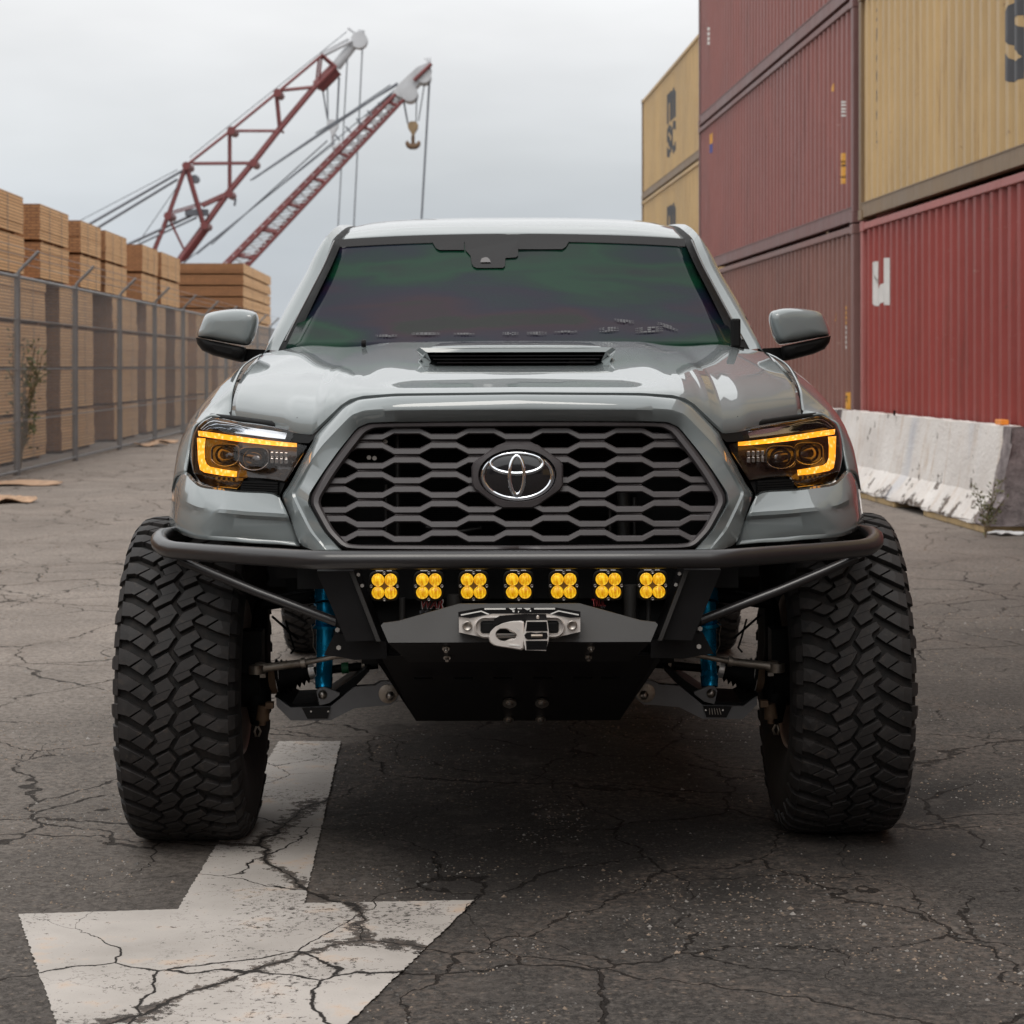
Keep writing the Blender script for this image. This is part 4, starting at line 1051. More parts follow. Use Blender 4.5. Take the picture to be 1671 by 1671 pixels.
# small ribs and black webs in the pairs
for k in range(NB-1):
    for j in range(-6, 7):
        if (k+j) % 2 == 0:
            c = j*PITCH; y = (by(k, j)+by(k+1, j))/2
            if abs(c)+18 < jw(y)+14:
                x0, x1 = max(c-20, -jw(y)), min(c+20, jw(y))
                bars.bar(T(x0, y, Yg(y, c)+.020), T(x1, y, Yg(y, c)+.020), .010, .0035)
                bars.box((T(x0, y, Yg(y, c)+.034)+T(x1, y, Yg(y, c)+.034))/2, ((x1-x0)*5.3/F, .004, .024))
bars.build('grille_mesh', M['grille'], grille, bevel=.0012, seg=1)
# dark innards behind the grille
mb = MB(); mb.face([T(-360, 680, 5.52), T(360, 680, 5.52), T(360, 960, 5.50), T(-360, 960, 5.50)]); mb.build('radiator', M['blk'], truck)
mb = MB()
for k in range(60): 
    y = 700+k*3.2; mb.box(T(0, y, 5.50), (.62, .006, .0016))
mb.build('condenser_fins', M['blk'], truck)
mb = MB()
for dx, y0, y1, r in ((-196, 705, 889, .006), (-215, 790, 889, .004), (172, 800, 889, .018), (150, 820, 889, .005), (190, 812, 889, .005)):
    mb.tube([T(dx, y0, 5.43), T(dx, y1, 5.42)], r, 10)
mb.tube([T(-150, 860, 5.44), T(-100, 868, 5.43), T(-60, 862, 5.44)], .006, 8)
mb.build('coolant_pipe', M['powder2'], truck)
mb = MB()
for dx, y in ((-224, 722), (-216, 720), (-243, 746), (-234, 747), (-60, 745)): mb.tube([T(dx, y, 5.40), T(dx, y, 5.415)], .006, 8)
mb.build('bolt', M['bolt'], truck)

# ---- emblem
EM = empty('emblem', (0, 0, 0)); EM.parent = truck
for k_ in list(EM.keys()): del EM[k_]
ox, oy = -1.5, 776
def E(x, y, off): return T(x+ox, y+oy, Yg(776)+off)
mb = MB()
bz = [(-75, -14), (-72, -22), (-34, -49), (-24, -53), (24, -53), (34, -50), (71, -24), (75, -17), (75, 17), (71, 24), (34, 50), (24, 54), (-24, 54), (-34, 50), (-71, 22), (-75, 14)]
inn = [(62*math.cos(math.atan2(b/42., a/62.)), 42.5*math.sin(math.atan2(b/42., a/62.))) for a, b in bz]
def dens(p, n=5):
    o = []
    for i in range(len(p)):
        a, b = p[i], p[(i+1) % len(p)]
        for k in range(n): o.append((lerp(a[0], b[0], k/n), lerp(a[1], b[1], k/n)))
    return o
bzd = dens(bz); ang = [math.atan2(b/42., a/62.) for a, b in bzd]
rr = [[E(a, b, .03) for a, b in bzd], [E(a*.99, b*.99, -.014) for a, b in bzd], [E(a*.96, b*.95, -.020) for a, b in bzd],
      [E(64.5*math.cos(t), 43.5*math.sin(t), -.022) for t in ang], [E(63*math.cos(t), 42.5*math.sin(t), -.012) for t in ang]]
mb.grid(rr, True, True); mb.build('emblem_bezel', M['grille'], EM, auto=25)
mb = MB(); nE = 56; rr = []
for k, off in ((1, -.010), (.8, -.015), (.5, -.018), (.2, -.019)): rr.append([E(62*k*math.cos(t), 41.5*k*math.sin(t), off) for t in [2*math.pi*i/nE for i in range(nE)]])
mb.grid(rr, True, True); mb.face(rr[-1], True); mb.build('emblem_badge', M['gblk'], EM)
def ell(cx, cy, a, b, wa, wb, lift=.0):
    mb = MB(); rr = []
    for ka, kb, o_ in ((0, 0, .003), (.05, .05, -.0024), (.5, .5, -.003), (.95, .95, -.0024), (1, 1, .003)):
        r = []
        for i in range(72):
            t = 2*math.pi*i/72; x = cx+(a-wa*ka)*math.cos(t); y = cy+(b-wb*kb)*math.sin(t)
            d = min(1, math.hypot(x/62, y/41.5)); r.append(E(x, y, -.0195+.008*d**2+o_-lift))
        rr.append(r)
    mb.grid(rr, True, True); mb.build('emblem_ring', M['chrome'], EM)
ell(0, 0, 61.5, 41.5, 8, 6.5); ell(-1, -20, 47, 20.5, 7.5, 7, .001); ell(-1, 0, 15, 36, 6, 8, .0015)

# ---- cab: windscreen, roof, pillars
def Yw(d, y):
    yb = 6.66+.27*(abs(d)/371)**2; yt = 7.36+.13*(abs(d)/285)**2
    return yb+(yt-yb)*(572-y)/186
def CW(d, y, off=0): return T(d-3, y, Yw(d, y))+Vector((0, off*.6, -off*1.3))
rws = []
for i in range(13):
    t = i/12; r = []
    for j in range(-12, 13):
        u = j/12; ytop = 383.5+9*abs(u)**2.2; ybot = 573-0*abs(u); y = lerp(ybot, ytop, t); hw = lerp(372, 284, t)
        r.append(CW(hw*u, y))
    rws.append(r)
ws = panel('windshield', rws, M['glass'], mirror='one', thick=.004, auto=60)[0]
# black frit band and camera housing (flat black print and plastic on the glass)
mb = MB(); top = []; bot = []
for j in range(-20, 21):
    u = j/20; yt = 383.5+9*abs(u)**2.2; top.append(CW(284*u, yt+.3, -.004)); bot.append(CW((284+6)*u*.985, yt+13, -.004))
mb.grid([top, bot]); mb.build('shade_band', M['frit'], ws)
mb = MB(); cpoly = [(758.6, 395), (760, 411), (768, 420), (770, 433), (773, 438), (778, 440), (821, 440), (824, 437), (825, 424), (842, 423), (845.5, 420), (846, 395)]
mb.face([CW(a-835, b, -.005) for a, b in cpoly]); mb.face([CW(a-835, b, -.0055) for a, b in ((705, 396), (712, 408), (718, 411), (758, 411), (758, 396))]); mb.face([CW(a-835, b, -.0055) for a, b in ((846, 396), (846, 410), (918, 410), (924, 406), (930, 396))])
mb.build('camera_housing', M['frit'], ws)
mb = MB(); mb.face([CW(a-835, b, -.007) for a, b in ((784, 432), (786, 426), (791, 424), (795, 424), (799, 427), (801, 432))]); mb.build('camera_window', M['lampin'], ws)
mb = MB(); rd = random.Random(4)
for cx, cy, wd, hh in ((633, 550, 18, 1.6), (697, 547, 24, 1.8), (760, 547, 18, 1.2), (835, 547, 14, 2.2), (878, 546.5, 17, 2), (925, 544, 20, 1.2), (996, 540.5, 17, 3.2), (1021, 527, 17, 2.2), (1062, 541, 24, 4), (1092, 536, 18, 2.6)):
    for q in range(3):
        n_ = 7; y_ = cy+(q-1)*hh*.8; seg_ = [cx-wd+2*wd*i/n_ for i in range(n_+1)]
        for a, b in zip(seg_, seg_[1:]):
            if rd.random() < .08: continue
            sl = (.12 if cx == 1021 else .32 if cx == 1092 else -.06)*(1 if cx > 950 else 0)
            e1, e2 = (max(0, 1-abs(t-cx)/wd) for t in (a, b)); th = hh*.28
            mb.face([CW(a-838, y_+(a-cx)*sl-th*e1, -.0045), CW(b-1-838, y_+(b-cx)*sl-th*e2, -.0045), CW(b-1-838, y_+(b-cx)*sl+th*e2+.2, -.0045), CW(a-838, y_+(a-cx)*sl+th*e1+.2, -.0045)])
mb.build('windshield_sticker', M['decal'], ws)
# roof
def roofrow(lst): return crom([T(a, b, c) for a, b, c in lst], 6)
rws = [roofrow([(-3, 383, 7.365), (90, 383.8, 7.38), (180, 386.5, 7.42), (240, 389.5, 7.46), (278, 393, 7.50)]),
       roofrow([(-3, 380, 7.372), (90, 380.8, 7.39), (180, 383, 7.43), (240, 386, 7.47), (278, 389.5, 7.51)]),
       roofrow([(-3, 370, 7.46), (90, 370.5, 7.48), (180, 373, 7.51), (236, 377, 7.55), (270, 381, 7.58)]),
       roofrow([(-3, 361, 7.66), (90, 361.5, 7.67), (175, 364, 7.70), (230, 368, 7.74), (264, 373, 7.76)]),
       roofrow([(-3, 356, 7.95), (88, 356.5, 7.96), (170, 359, 7.98), (222, 363, 8.0), (256, 370, 8.0)]),
       roofrow([(-3, 357, 8.4), (85, 357.5, 8.4), (160, 360, 8.4), (210, 364, 8.4), (244, 371, 8.4)]),
       roofrow([(-3, 367, 9.0), (80, 367.5, 9.0), (150, 370, 9.0), (195, 375, 9.0), (226, 381, 9.0)]),
       roofrow([(-3, 376, 9.2), (80, 377, 9.2), (150, 380, 9.2), (195, 386, 9.2), (220, 396, 9.2)])]
cols = [crom(c, 4) for c in zip(*rws)]
roof = [list(r) for r in zip(*cols)]
panel('roof', roof, M['paint'], mirror='span', thick=.004, auto=60)
def pillar(sg):
    # painted A-pillar / cant rail outer strip ; (dx from 838) outer and inner
    sec = [  # (inner dx,y,Y) (outer dx,y,Y)
        ((378, 574, 6.97), (408, 576, 7.03)), ((370, 558, 7.02), (402, 561, 7.08)), ((334, 494, 7.20), (368, 496, 7.28)), ((311, 452, 7.31), (340, 448, 7.40)), ((300, 427, 7.37), (325, 418, 7.46)), ((291, 404, 7.43), (311, 394, 7.53)), ((286, 392, 7.50), (298, 379, 7.60)), ((280, 379, 7.62), (287, 370.5, 7.74)),
        ((270, 373, 7.85), (276, 369, 8.0)), ((248, 373, 8.4), (256, 372, 8.5)), ((230, 381, 9.0), (238, 384, 9.05))]
    sec = [((a[0]+(7 if k_ < 7 else 2), a[1]-(2 if k_ < 7 else 0), a[2]+.012), b) for k_, (a, b) in enumerate(sec)]
    i = crom([TM(*a, sg) for a, b in sec], 5); o_ = crom([TM(*b, sg) for a, b in sec], 5)
    m_ = [(a+b)/2+Vector((sg*.006, -.012, .010)) for a, b in zip(i, o_)]
    q_ = [b+Vector((sg*.004, .05, -.028)) for b in o_]
    mb = MB(); mb.grid([i, [a*.7+b*.3+Vector((sg*.003, -.009, .006)) for a, b in zip(i, o_)], m_, o_, q_]); o = mb.build('door_pillar', M['paint'], truck, auto=60)
    # black trim between glass and pillar
    g_ = crom([TM(a, b, c, sg) for a, b, c in ((367, 575, 6.93), (354, 545, 7.0), (325, 484, 7.13), (300, 434, 7.27), (287, 405, 7.38), (281, 393, 7.46), (274, 380, 7.60), (262, 372, 7.80), (243, 371, 8.4), (228, 382, 9.0))], 5)
    n_ = min(len(g_), len(i)); 
    s0 = [i[int(k*(len(i)-1)/(n_-1))] for k in range(n_)]
    md = [(a+b)/2+Vector((0, -.010, .006)) for a, b in zip(g_, s0)]
    mb = MB(); mb.grid([[p+Vector((-sg*.004, .004, -.004)) for p in g_], md, [p+Vector((sg*.004, .006, -.004)) for p in s0]])
    mb.build('pillar_trim', M['blk'], truck)
    mb = MB(); mb.tube([p+Vector((0, -.016, .008)) for p in md[3:24]], .0035, 6); mb.build('trim_bead', M['gblk'], truck)
    # body side: doors, glass, bed
    X = lambda x: sg*x
    side = [[(X(.800), z_[0]) for z_ in ()]]
    def col(y, pts): return [Vector((X(x), y-TY, z)) for x, z in pts]
    lowp = [(.80, 1.415), (.845, 1.395), (.875, 1.33), (.905, 1.20), (.925, 1.02), (.92, .85), (.90, .70), (.86, .62)]
    st = [col(6.99, [(x-.02, z) for x, z in lowp]), col(7.3, lowp), col(8.2, lowp), col(9.25, lowp)]
    for a, b, nm in ((6.99, 8.2, 'front_door'), (8.21, 9.25, 'rear_door')):
        rr = [col(a+(b-a)*k/4, [(x-(.02 if (k == 0 and a < 7) else 0), z) for x, z in lowp]) for k in range(5)]
        mb = MB(); mb.grid(rr); d = mb.build(nm, M['paint'], truck, auto=60)
        mb = MB(); gy0, gy1 = (a+.28 if a < 7 else a+.06), b-.06
        mb.face([Vector((X(.795), a+.02-TY, 1.42)), Vector((X(.805), b-.04-TY, 1.42)), Vector((X(.655), min(b, 9.1)-.05-TY, 1.80)), Vector((X(.67), (7.62 if a < 7 else a+.05)-TY, 1.80))]); mb.build('side_window', M['sideglass'], d)
        mb = MB(); mb.tube([Vector((X(.925), b-.30-TY, 1.12)), Vector((X(.95), b-.27-TY, 1.12)), Vector((X(.95), b-.13-TY, 1.12)), Vector((X(.925), b-.10-TY, 1.12))], .012, 8); mb.build('door_handle', M['paint'], d)
    mb = MB(); bl = [(.93, 1.34), (.96, 1.32), (.97, 1.15), (.975, 1.0), (.96, .92)]
    rr = [col(9.3+2.3*k/6, [(x, z if not (j >= 3 and 1 < k < 4) else z+.10) for j, (x, z) in enumerate(bl)]) for k in range(7)]
    mb.grid(rr); o = mb.build('bed_side', M['paint'], truck, auto=60)
both(pillar)
mb = MB(); mb.box((0, 9.26-TY, 1.05), (1.80, .04, .75)); mb.box((0, 11.6-TY, 1.05), (1.90, .05, .6)); mb.box((0, 10.45-TY, .85), (1.86, 2.3, .04)); mb.build('cargo_bed', M['blk'], truck)
mb = MB(); mb.face([Vector(p) for p in ((-.74, 9.22-TY, 1.40), (.74, 9.22-TY, 1.40), (.60, 9.17-TY, 1.82), (-.60, 9.17-TY, 1.82))]); mb.build('rear_window', M['sideglass'], truck)
# cowl and wipers under the glass
mb = MB(); mb.grid([[T(d, 566+3*(abs(d)/370)**2, 6.50+.33*(abs(d)/372)**2) for d in range(-360, 361, 40)], [T(d, 577, 6.68+.28*(abs(d)/371)**2) for d in range(-360, 361, 40)]]); mb.build('cowl', M['blk'], truck)
mb = MB(); mb.tube([T(-250, 560, 6.55), T(-243, 560, 6.55)], .012, 8); mb.build('washer_nozzle', M['blk'], truck)
# camera / antenna box by the right screen corner
mb = MB(); mb.box(T(1203-842, 544, 6.72), (.030, .035, .092)); a_ = mb.build('antenna_box', M['blk'], truck, bevel=.006)
mb = MB(); mb.bar(T(1182-842, 568, 6.72), T(1214-842, 569.5, 6.74), .03, .008); mb.box(T(1203-842, 567, 6.72), (.022, .02, .01)); mb.build('bracket', M['blk'], a_)

# ---- mirrors
def puff(outl, Y0, Y1, sg, cx, cy, front=.80):
    rr = []
    for k, t in ((.93, 1), (1.0, .85), (1.0, .5), (.975, .25), (.90, .10), (.72, .03), (.4, .0)):
        rr.append([TM(cx+(a-cx)*k, cy+(b-cy)*k-1.5*(1-t), lerp(Y0, Y1, t)+.045*((cx+(a-cx)*k)-470)/50, sg) for a, b in outl])
    return rr
def mirror(sg):
    cap = [(428, 507), (438, 504), (458, 503.5), (480, 506), (497, 509.5), (504, 513.5), (509, 522), (514, 536), (518, 547), (514, 551), (497, 553), (470, 559), (445, 563), (434, 565), (427, 561), (421, 548), (416, 528), (416, 516), (420, 509)]
    rr = puff(cap, 6.98, 7.20, sg, 468, 533)
    mb = MB(); mb.grid(rr, True, True); mb.face(rr[-1], True); mb.face(rr[0])
    o = mb.build('wing_mirror', M['paint'], truck, merge=True)
    for p in o.data.polygons: p.use_smooth = True
    m = o.modifiers.new('s', 'SUBSURF'); m.levels = 2; m.render_levels = 2
    lowc = [(518, 550), (516, 560), (508, 571), (490, 579), (465, 585.5), (446, 590), (440, 588), (436, 575), (437, 567), (470, 560), (497, 554.5)]
    rr = puff(lowc, 7.0, 7.18, sg, 475, 570)
    mb = MB(); mb.grid(rr, True, True); mb.face(rr[-1], True); mb.face(rr[0]); mb.build('mirror_underside', M['blk'], o, auto=50)
    mb = MB(); mb.prism([TM(a, b, 7.06, sg) for a, b in ((463, 566), (463, 585), (444, 590), (400, 583), (398, 570), (436, 568))], [TM(a, b, 7.16, sg) for a, b in ((463, 566), (463, 585), (444, 590), (400, 583), (398, 570), (436, 568))]); mb.build('mirror_arm', M['blk'], o, bevel=.008)
    mb = MB(); mb.face([TM(a, b, 7.215, sg) for a, b in hull(cap, .9, 468, 533)]); mb.build('mirror_glass', M['sideglass'], o)
both(mirror)

# ---- tube bumper
mp_ = [(0, 913, 5.08), (150, 913, 5.08), (310, 913, 5.08), (335, 912.5, 5.09), (358, 911, 5.11), (490, 902, 5.32), (560, 896.5, 5.46), (574, 893, 5.50), (583, 886, 5.56), (584, 879, 5.64), (578, 874, 5.73), (540, 869, 5.95)]
left = [TM(*p, -1) for p in reversed(mp_[1:])]; right = [TM(*p, 1) for p in mp_]
mb = MB(); mb.tube(left+right, .0232, 20); bar = mb.build('bumper_tube', M['bar'], truck)
def lowtube(sg):
    mb = MB(); mb.tube([TM(553, 911, 5.47, sg), TM(541, 917, 5.47, sg), TM(425, 965, 5.46, sg), TM(296, 1014, 5.44, sg)], .0125, 14); mb.build('brace_tube', M['bar'], truck)
    # upright plate
    a = [TM(d-2, y, 5.14, sg) for d, y in ((333, 931), (272, 931), (230, 1044), (284, 1046))]; b = [p+Vector((0, .13, .01)) for p in a]
    mb = MB(); mb.prism(a, b); mb.build('bumper_upright', M['powder'], truck, bevel=.004)
    mb = MB(); mb.prism([TM(d, y, 5.11, sg) for d, y in ((277, 932), (270, 932), (226, 1046), (233, 1046))], [TM(d, y, 5.28, sg) for d, y in ((277, 932), (270, 932), (226, 1046), (233, 1046))]); mb.build('upright_flange', M['powder2'], truck, bevel=.002)
    # frame-horn plate below
    a = [TM(d, y, 5.26, sg) for d, y in ((300, 1032), (216, 1046), (215, 1074), (268, 1076), (300, 1070), (318, 1068))]; b = [p+Vector((0, .12, 0)) for p in a]
    mb = MB(); mb.prism(a, b); mb.build('crossmember_plate', M['powder'], truck, bevel=.004)
    mb = MB()
    for d, y in ((296, 1027), (294, 1056)): mb.tube([TM(d, y, 5.25, sg), TM(d, y, 5.248, sg)], .0065, 6)
    for d, y in ((262, 937), (256, 955)): mb.tube([TM(d, y, 5.16, sg), TM(d, y, 5.15, sg)], .0048, 6)
    mb.build('bolt', M['bolt'], truck)
both(lowtube)
# winch plate + skid plate
wp = [(-98, 985), (98, 985), (198, 1013), (222, 1016), (226, 1020), (214, 1048), (-214, 1048), (-226, 1020), (-222, 1016), (-198, 1013)]
mb = MB(); a = [T(d, y, 5.05+.035*(1048-y)/64) for d, y in wp]; b = [p+Vector((0, .008, 0)) for p in a]; mb.prism(a, b); wpl = mb.build('winch_plate', M['powder2'], truck, bevel=.002)
mb = MB()
def plate(pts, mat, name, th=.006, bev=.002):
    mb = MB(); a = [T(*p) for p in pts]; b = [p+Vector((0, th, th)) for p in a]; mb.prism(a, b); return mb.build(name, mat, truck, bevel=bev)
plate([(-214, 1049, 5.052), (214, 1049, 5.052), (180, 1080, 5.17), (-180, 1080, 5.17)], M['powder'], 'lower_winch_plate')
sk = plate([(-226, 1070, 5.32), (-190, 1069, 5.26), (190, 1069, 5.26), (226, 1070, 5.32), (231, 1079, 5.32), (166, 1176, 5.66), (-166, 1176, 5.66), (-231, 1079, 5.32)], M['powder'], 'skid_plate')
mb = MB()
for dx, y, Y, r in ((-120, 1058, 5.075, .0062), (-118, 1073, 5.13, .0062), (117, 1058, 5.075, .0062), (113, 1073, 5.13, .0062), (-14, 1148, 5.54, .013), (39, 1148, 5.54, .013), (-15, 1175, 5.64, .010), (37, 1175, 5.64, .010)):
    c = T(dx, y, Y); mb.tube([c+Vector((0, .004, .004)), c-Vector((0, .006, .007))], [r, r*.8], 6)
    mb.tube([c+Vector((0, .003, .003)), c-Vector((0, .001, .001))], r*1.45, 14)
mb.build('plate_bolt', M['bolt'], truck)
mb = MB()
for dx in (-155, -90, -25, 40, 105, 150): mb.box(T(dx, 1107, 5.408), (.05, .004, .006), Matrix.Rotation(-.7, 3, 'X'))
mb.build('drain_slot', M['blk'], truck)
# dark panel and brackets behind the lamps
mb = MB(); mb.box(T(0, 925, 5.33), (.92, .02, .16)); mb.box(T(0, 1000, 5.36), (.80, .02, .16)); mb.build('lamp_backing_panel', M['blk'], truck)
mb = MB()
for dx, y0, y1, r in ((-150, 960, 1015, .012), (182, 955, 1020, .017), (212, 960, 1020, .006), (-105, 970, 1010, .02), (-190, 975, 1020, .008)): mb.tube([T(dx, y0, 5.28), T(dx, y1, 5.28)], r, 12)
mb.box(T(-150, 986, 5.27), (.03, .02, .02)); mb.build('bumper_internals', M['powder2'], truck)
def small_text(txt, px, py, Y, wd, h, mat, name, shear=.0):
    me = text_mesh(txt, 1, .02); xs_ = [v.co.x for v in me.vertices]; ys_ = [v.co.y for v in me.vertices]; x0, x1, y0, y1 = min(xs_), max(xs_), min(ys_), max(ys_)
    o0 = T(px-846, py, Y)
    for v in me.vertices:
        u, q = (v.co.x-x0)/(x1-x0), (v.co.y-y0)/(y1-y0); v.co = o0+Vector((u*wd+shear*q*h, 0, q*h))
    me.materials.append(mat); o = bpy.data.objects.new(name, me); COL.objects.link(o); o.parent = truck
small_text('WAR', 683, 993.5, 5.21, .062, .026, M['white'], 'sticker_outline', .2); small_text('WAR', 684.2, 992.3, 5.208, .058, .022, M['redmark'], 'sticker_lettering', .2)
small_text('FG', 684, 1001, 5.21, .03, .008, M['decal'], 'sticker_lettering')
small_text('TRUL', 966, 990, 5.21, .034, .019, M['redmark'], 'sticker_lettering', -.1); small_text('EV', 980, 993, 5.208, .012, .006, M['decal'], 'sticker_lettering')

# ---- pod lamps
def podlamp(px, first):
    o = empty('pod_lamp', T(px-846, 956, 5.17)); o.parent = truck
    rr = []; R0 = .0385
    def sup(r, y, e_=.42): return [Vector((r*abs(math.cos(t))**e_*(1 if math.cos(t) > 0 else -1), y, r*abs(math.sin(t))**e_*(1 if math.sin(t) > 0 else -1))) for t in [2*math.pi*(i+.5)/40 for i in range(40)]]
    mb = MB(); rr = [sup(R0*.85, .05), sup(R0*.95, .02), sup(R0, .006), sup(R0*.985, 0), sup(R0*.93, -.003), sup(R0*.88, -.001)]
    mb.grid(rr, True, True); mb.face(rr[0]); mb.face(rr[-1]); mb.build('lamp_body', M['blk'], o, auto=30)
    mb = MB(); rr = [sup(.0165, -.0022), sup(.015, -.0028)]; mb.grid(rr, True, True); mb.face(rr[-1])
    c = [Vector((0, -.0035, 0))]; mb.box((0, -.0025, 0), (.018, .001, .018), Matrix.Rotation(.785, 3, 'Y')); mb.build('lamp_reflector', M['podc'], o)
    for sx in (-1, 1):
        for sz in (-1, 1):
            mb = MB(); cx, cz = sx*.0158, sz*.0158; rr = []
            for r, y in ((.0158, -.001), (.0156, -.0045), (.0145, -.0052), (.0135, -.004), (.012, -.0045), (.006, -.0055), (.0015, -.006)):
                rr.append([Vector((cx+r*math.cos(t), y, cz+r*math.sin(t))) for t in [2*math.pi*i/24 for i in range(24)]])
            mb.grid(rr, True, True); mb.face(rr[-1]); mb.build('lamp_lens', M['pod'], o)
    mb = MB()
    for x, z in ((0, .0328), (0, -.0328), (.0328, 0), (-.0328, 0)):
        mb.lathe([(-.001, .0042), (-.0045, .0040), (-.005, .003), (-.0035, .0022), (-.0035, .0003)], (x, 0, z), 'Y', 14)
    mb.build('lamp_screw', M['bolt'], o)
    mb = MB(); mb.box((-.012, -.0005, .0385), (.018, .003, .0018)); mb.box((.012, -.0005, .0385), (.012, .003, .0018)); mb.build('maker_strip', M['white'], o)
    mb = MB(); mb.box((0, .055, .03), (.05, .03, .05)); mb.build('lamp_bracket', M['blk'], o)
for px in (626.5, 699, 772, 845.6, 919, 991.8, 1064): podlamp(px, 0)

# ---- fairlead and shackle link
z7b = lambda x, y: (740+x/7.595-846, 970+y/7.595)
def al(pts, Y0, Y1, mat, name, par=None, bev=.0025, seg=2):
    mb = MB(); a = [T(*z7b(*p), Y0) for p in pts]; b = [T(*z7b(*p), Y1) for p in pts]; mb.prism(a, b); return mb.build(name, mat, par or fl, bevel=bev, seg=seg)
fl = empty('fairlead'); fl.parent = truck
al([(55, 275), (190, 293), (300, 275), (480, 238), (1140, 238), (1300, 275), (1420, 290), (1557, 280), (1557, 465), (1310, 520), (1200, 540), (400, 540), (300, 520), (55, 468)], 5.005, 5.05, M['alu'], 'fairlead_plate')
al([(45, 215), (330, 165), (1270, 165), (1560, 215), (1560, 285), (1430, 292), (1190, 236), (440, 236), (190, 290), (48, 275)], 5.0, 5.05, M['powder'], 'fairlead_top_face', bev=.001)
for pl in ([(370, 168), (632, 168), (632, 188), (370, 188)], [(985, 168), (1245, 168), (1245, 188), (985, 188)], [(75, 245), (330, 198), (430, 240), (415, 250), (325, 214), (80, 262)], [(1185, 240), (1285, 198), (1540, 248), (1535, 264), (1290, 214), (1195, 250)],
           [(670, 168), (760, 168), (740, 185), (715, 195), (700, 190)], [(775, 168), (835, 168), (832, 182), (778, 182)], [(850, 168), (942, 168), (930, 186), (900, 196), (880, 186)], [(715, 198), (745, 198), (740, 220), (720, 220)], [(785, 205), (800, 205), (795, 225), (785, 225)], [(932, 190), (945, 190), (945, 215), (932, 215)]):
    al(pl, 4.998, 5.0, M['white'], 'top_face_mark', bev=0)
# oval lip
mb = MB(); rr = []
for k, (ga, off) in enumerate(((1.0, .004), (.96, -.012), (.86, -.020), (.76, -.014), (.68, .004), (.66, .03))):
    r = []
    for i in range(60):
        t = 2*math.pi*i/60; c, s_ = math.cos(t), math.sin(t)
        x = 805+(430 if c > 0 else -430)*1.0+c*138*ga*1.0; y = 405+s_*138*ga
        r.append(T(*z7b(x, y), 5.005+off))
    rr.append(r)
mb.grid(rr, True, True); mb.build('fairlead_lip', M['alu'], fl, auto=50)
mb = MB(); mb.box(T(*z7b(805, 405), 5.0), (.188, .012, .030)); mb.build('fairlead_slot', M['blk'], fl, bevel=.01)
for cx in (157, 1455):
    mb = MB(); c = T(*z7b(cx, 390 if cx < 800 else 385), 5.0); mb.lathe([(0, .0125), (-.003, .012), (-.004, .0095), (-.002, .008), (-.002, .0005)], c, 'Y', 18); mb.build('fairlead_bolt', M['bolt'], fl)
lk = empty('rope_link'); lk.parent = truck
def smooth_outline(p, n=4): 
    v = crom([Vector((a, b, 0)) for a, b in p+[p[0]]], n)[:-1]; return [(q.x, q.y) for q in v]
eye = [(860, 320), (700, 330), (590, 355), (500, 400), (440, 460), (418, 530), (430, 590), (480, 630), (540, 645), (700, 670), (860, 700)]
hole = smooth_outline([(560, 425), (640, 430), (690, 465), (740, 480), (762, 505), (740, 545), (690, 545), (620, 575), (555, 560), (515, 510), (520, 460)], 3)
# plate with an eye: outer loop bridged to the hole
cxh, cyh = 640, 505; NN = 48
def ray(poly, ang, cx=cxh, cy=cyh):
    best = None; dx, dy = math.cos(ang), math.sin(ang)
    for (x1, y1), (x2, y2) in zip(poly, poly[1:]+poly[:1]):
        ex, ey = x2-x1, y2-y1; den = dx*ey-dy*ex
        if abs(den) < 1e-9: continue
        t = ((x1-cx)*ey-(y1-cy)*ex)/den; u = ((x1-cx)*dy-(y1-cy)*dx)/den
        if t > 0 and -1e-6 <= u <= 1+1e-6 and (best is None or t < best): best = t
    return (cx+dx*(best or 1), cy+dy*(best or 1))
an = [2*math.pi*i/NN for i in range(NN)]
ou = [ray(eye, t) for t in an]; ho = [ray(hole, t) for t in an]
L3 = lambda p, Y: T(*z7b(*p), Y)
sh = lambda a, b, k: (lerp(a[0], b[0], k), lerp(a[1], b[1], k))
mb = MB(); mb.grid([[L3(p, 4.985) for p in ou], [L3(sh(p, q, .02), 4.955) for p, q in zip(ou, ho)], [L3(sh(p, q, .12), 4.950) for p, q in zip(ou, ho)], [L3(sh(p, q, .86), 4.950) for p, q in zip(ou, ho)], [L3(sh(p, q, .97), 4.955) for p, q in zip(ou, ho)], [L3(q, 4.985) for q in ho]], True, True)
mb.build('link_eye', M['alu'], lk, auto=40)
al([(490, 300), (560, 262), (880, 240), (1130, 245), (1145, 325), (860, 322), (690, 330), (560, 350), (480, 390)], 4.962, 4.99, M['powder'], 'link_top', lk, .002)
al([(885, 325), (1145, 322), (1165, 470), (1160, 570), (1130, 700), (875, 690), (845, 560), (850, 470)], 4.945, 4.99, M['alu'], 'link_block', lk, .003)
for y0, y1 in ((338, 455), (575, 688)):
    al([(895, y0), (1138, y0), (1150, y1), (880, y1)] if y0 < 500 else [(878, y0), (1152, y0), (1135, y1), (885, y1)], 4.9435, 4.95, M['powder'], 'grip_pad', lk, .0005)
    for i in range(5):
        y = y0+12+i*21; al([(900, y), (1135, y), (1135, y+9), (900, y+9)], 4.941, 4.945, M['blk'], 'grip_ridge', lk, 0)
al([(860, 505), (885, 475), (940, 468), (1010, 480), (1080, 470), (1140, 475), (1150, 515), (1140, 552), (900, 560), (872, 540)], 4.9432, 4.95, M['powder'], 'pin_recess', lk, .001)
mb = MB(); mb.tube([T(*z7b(945, 515), 4.943), T(*z7b(1085, 515), 4.943)], .0045, 12); mb.build('link_pin', M['steel'], lk)
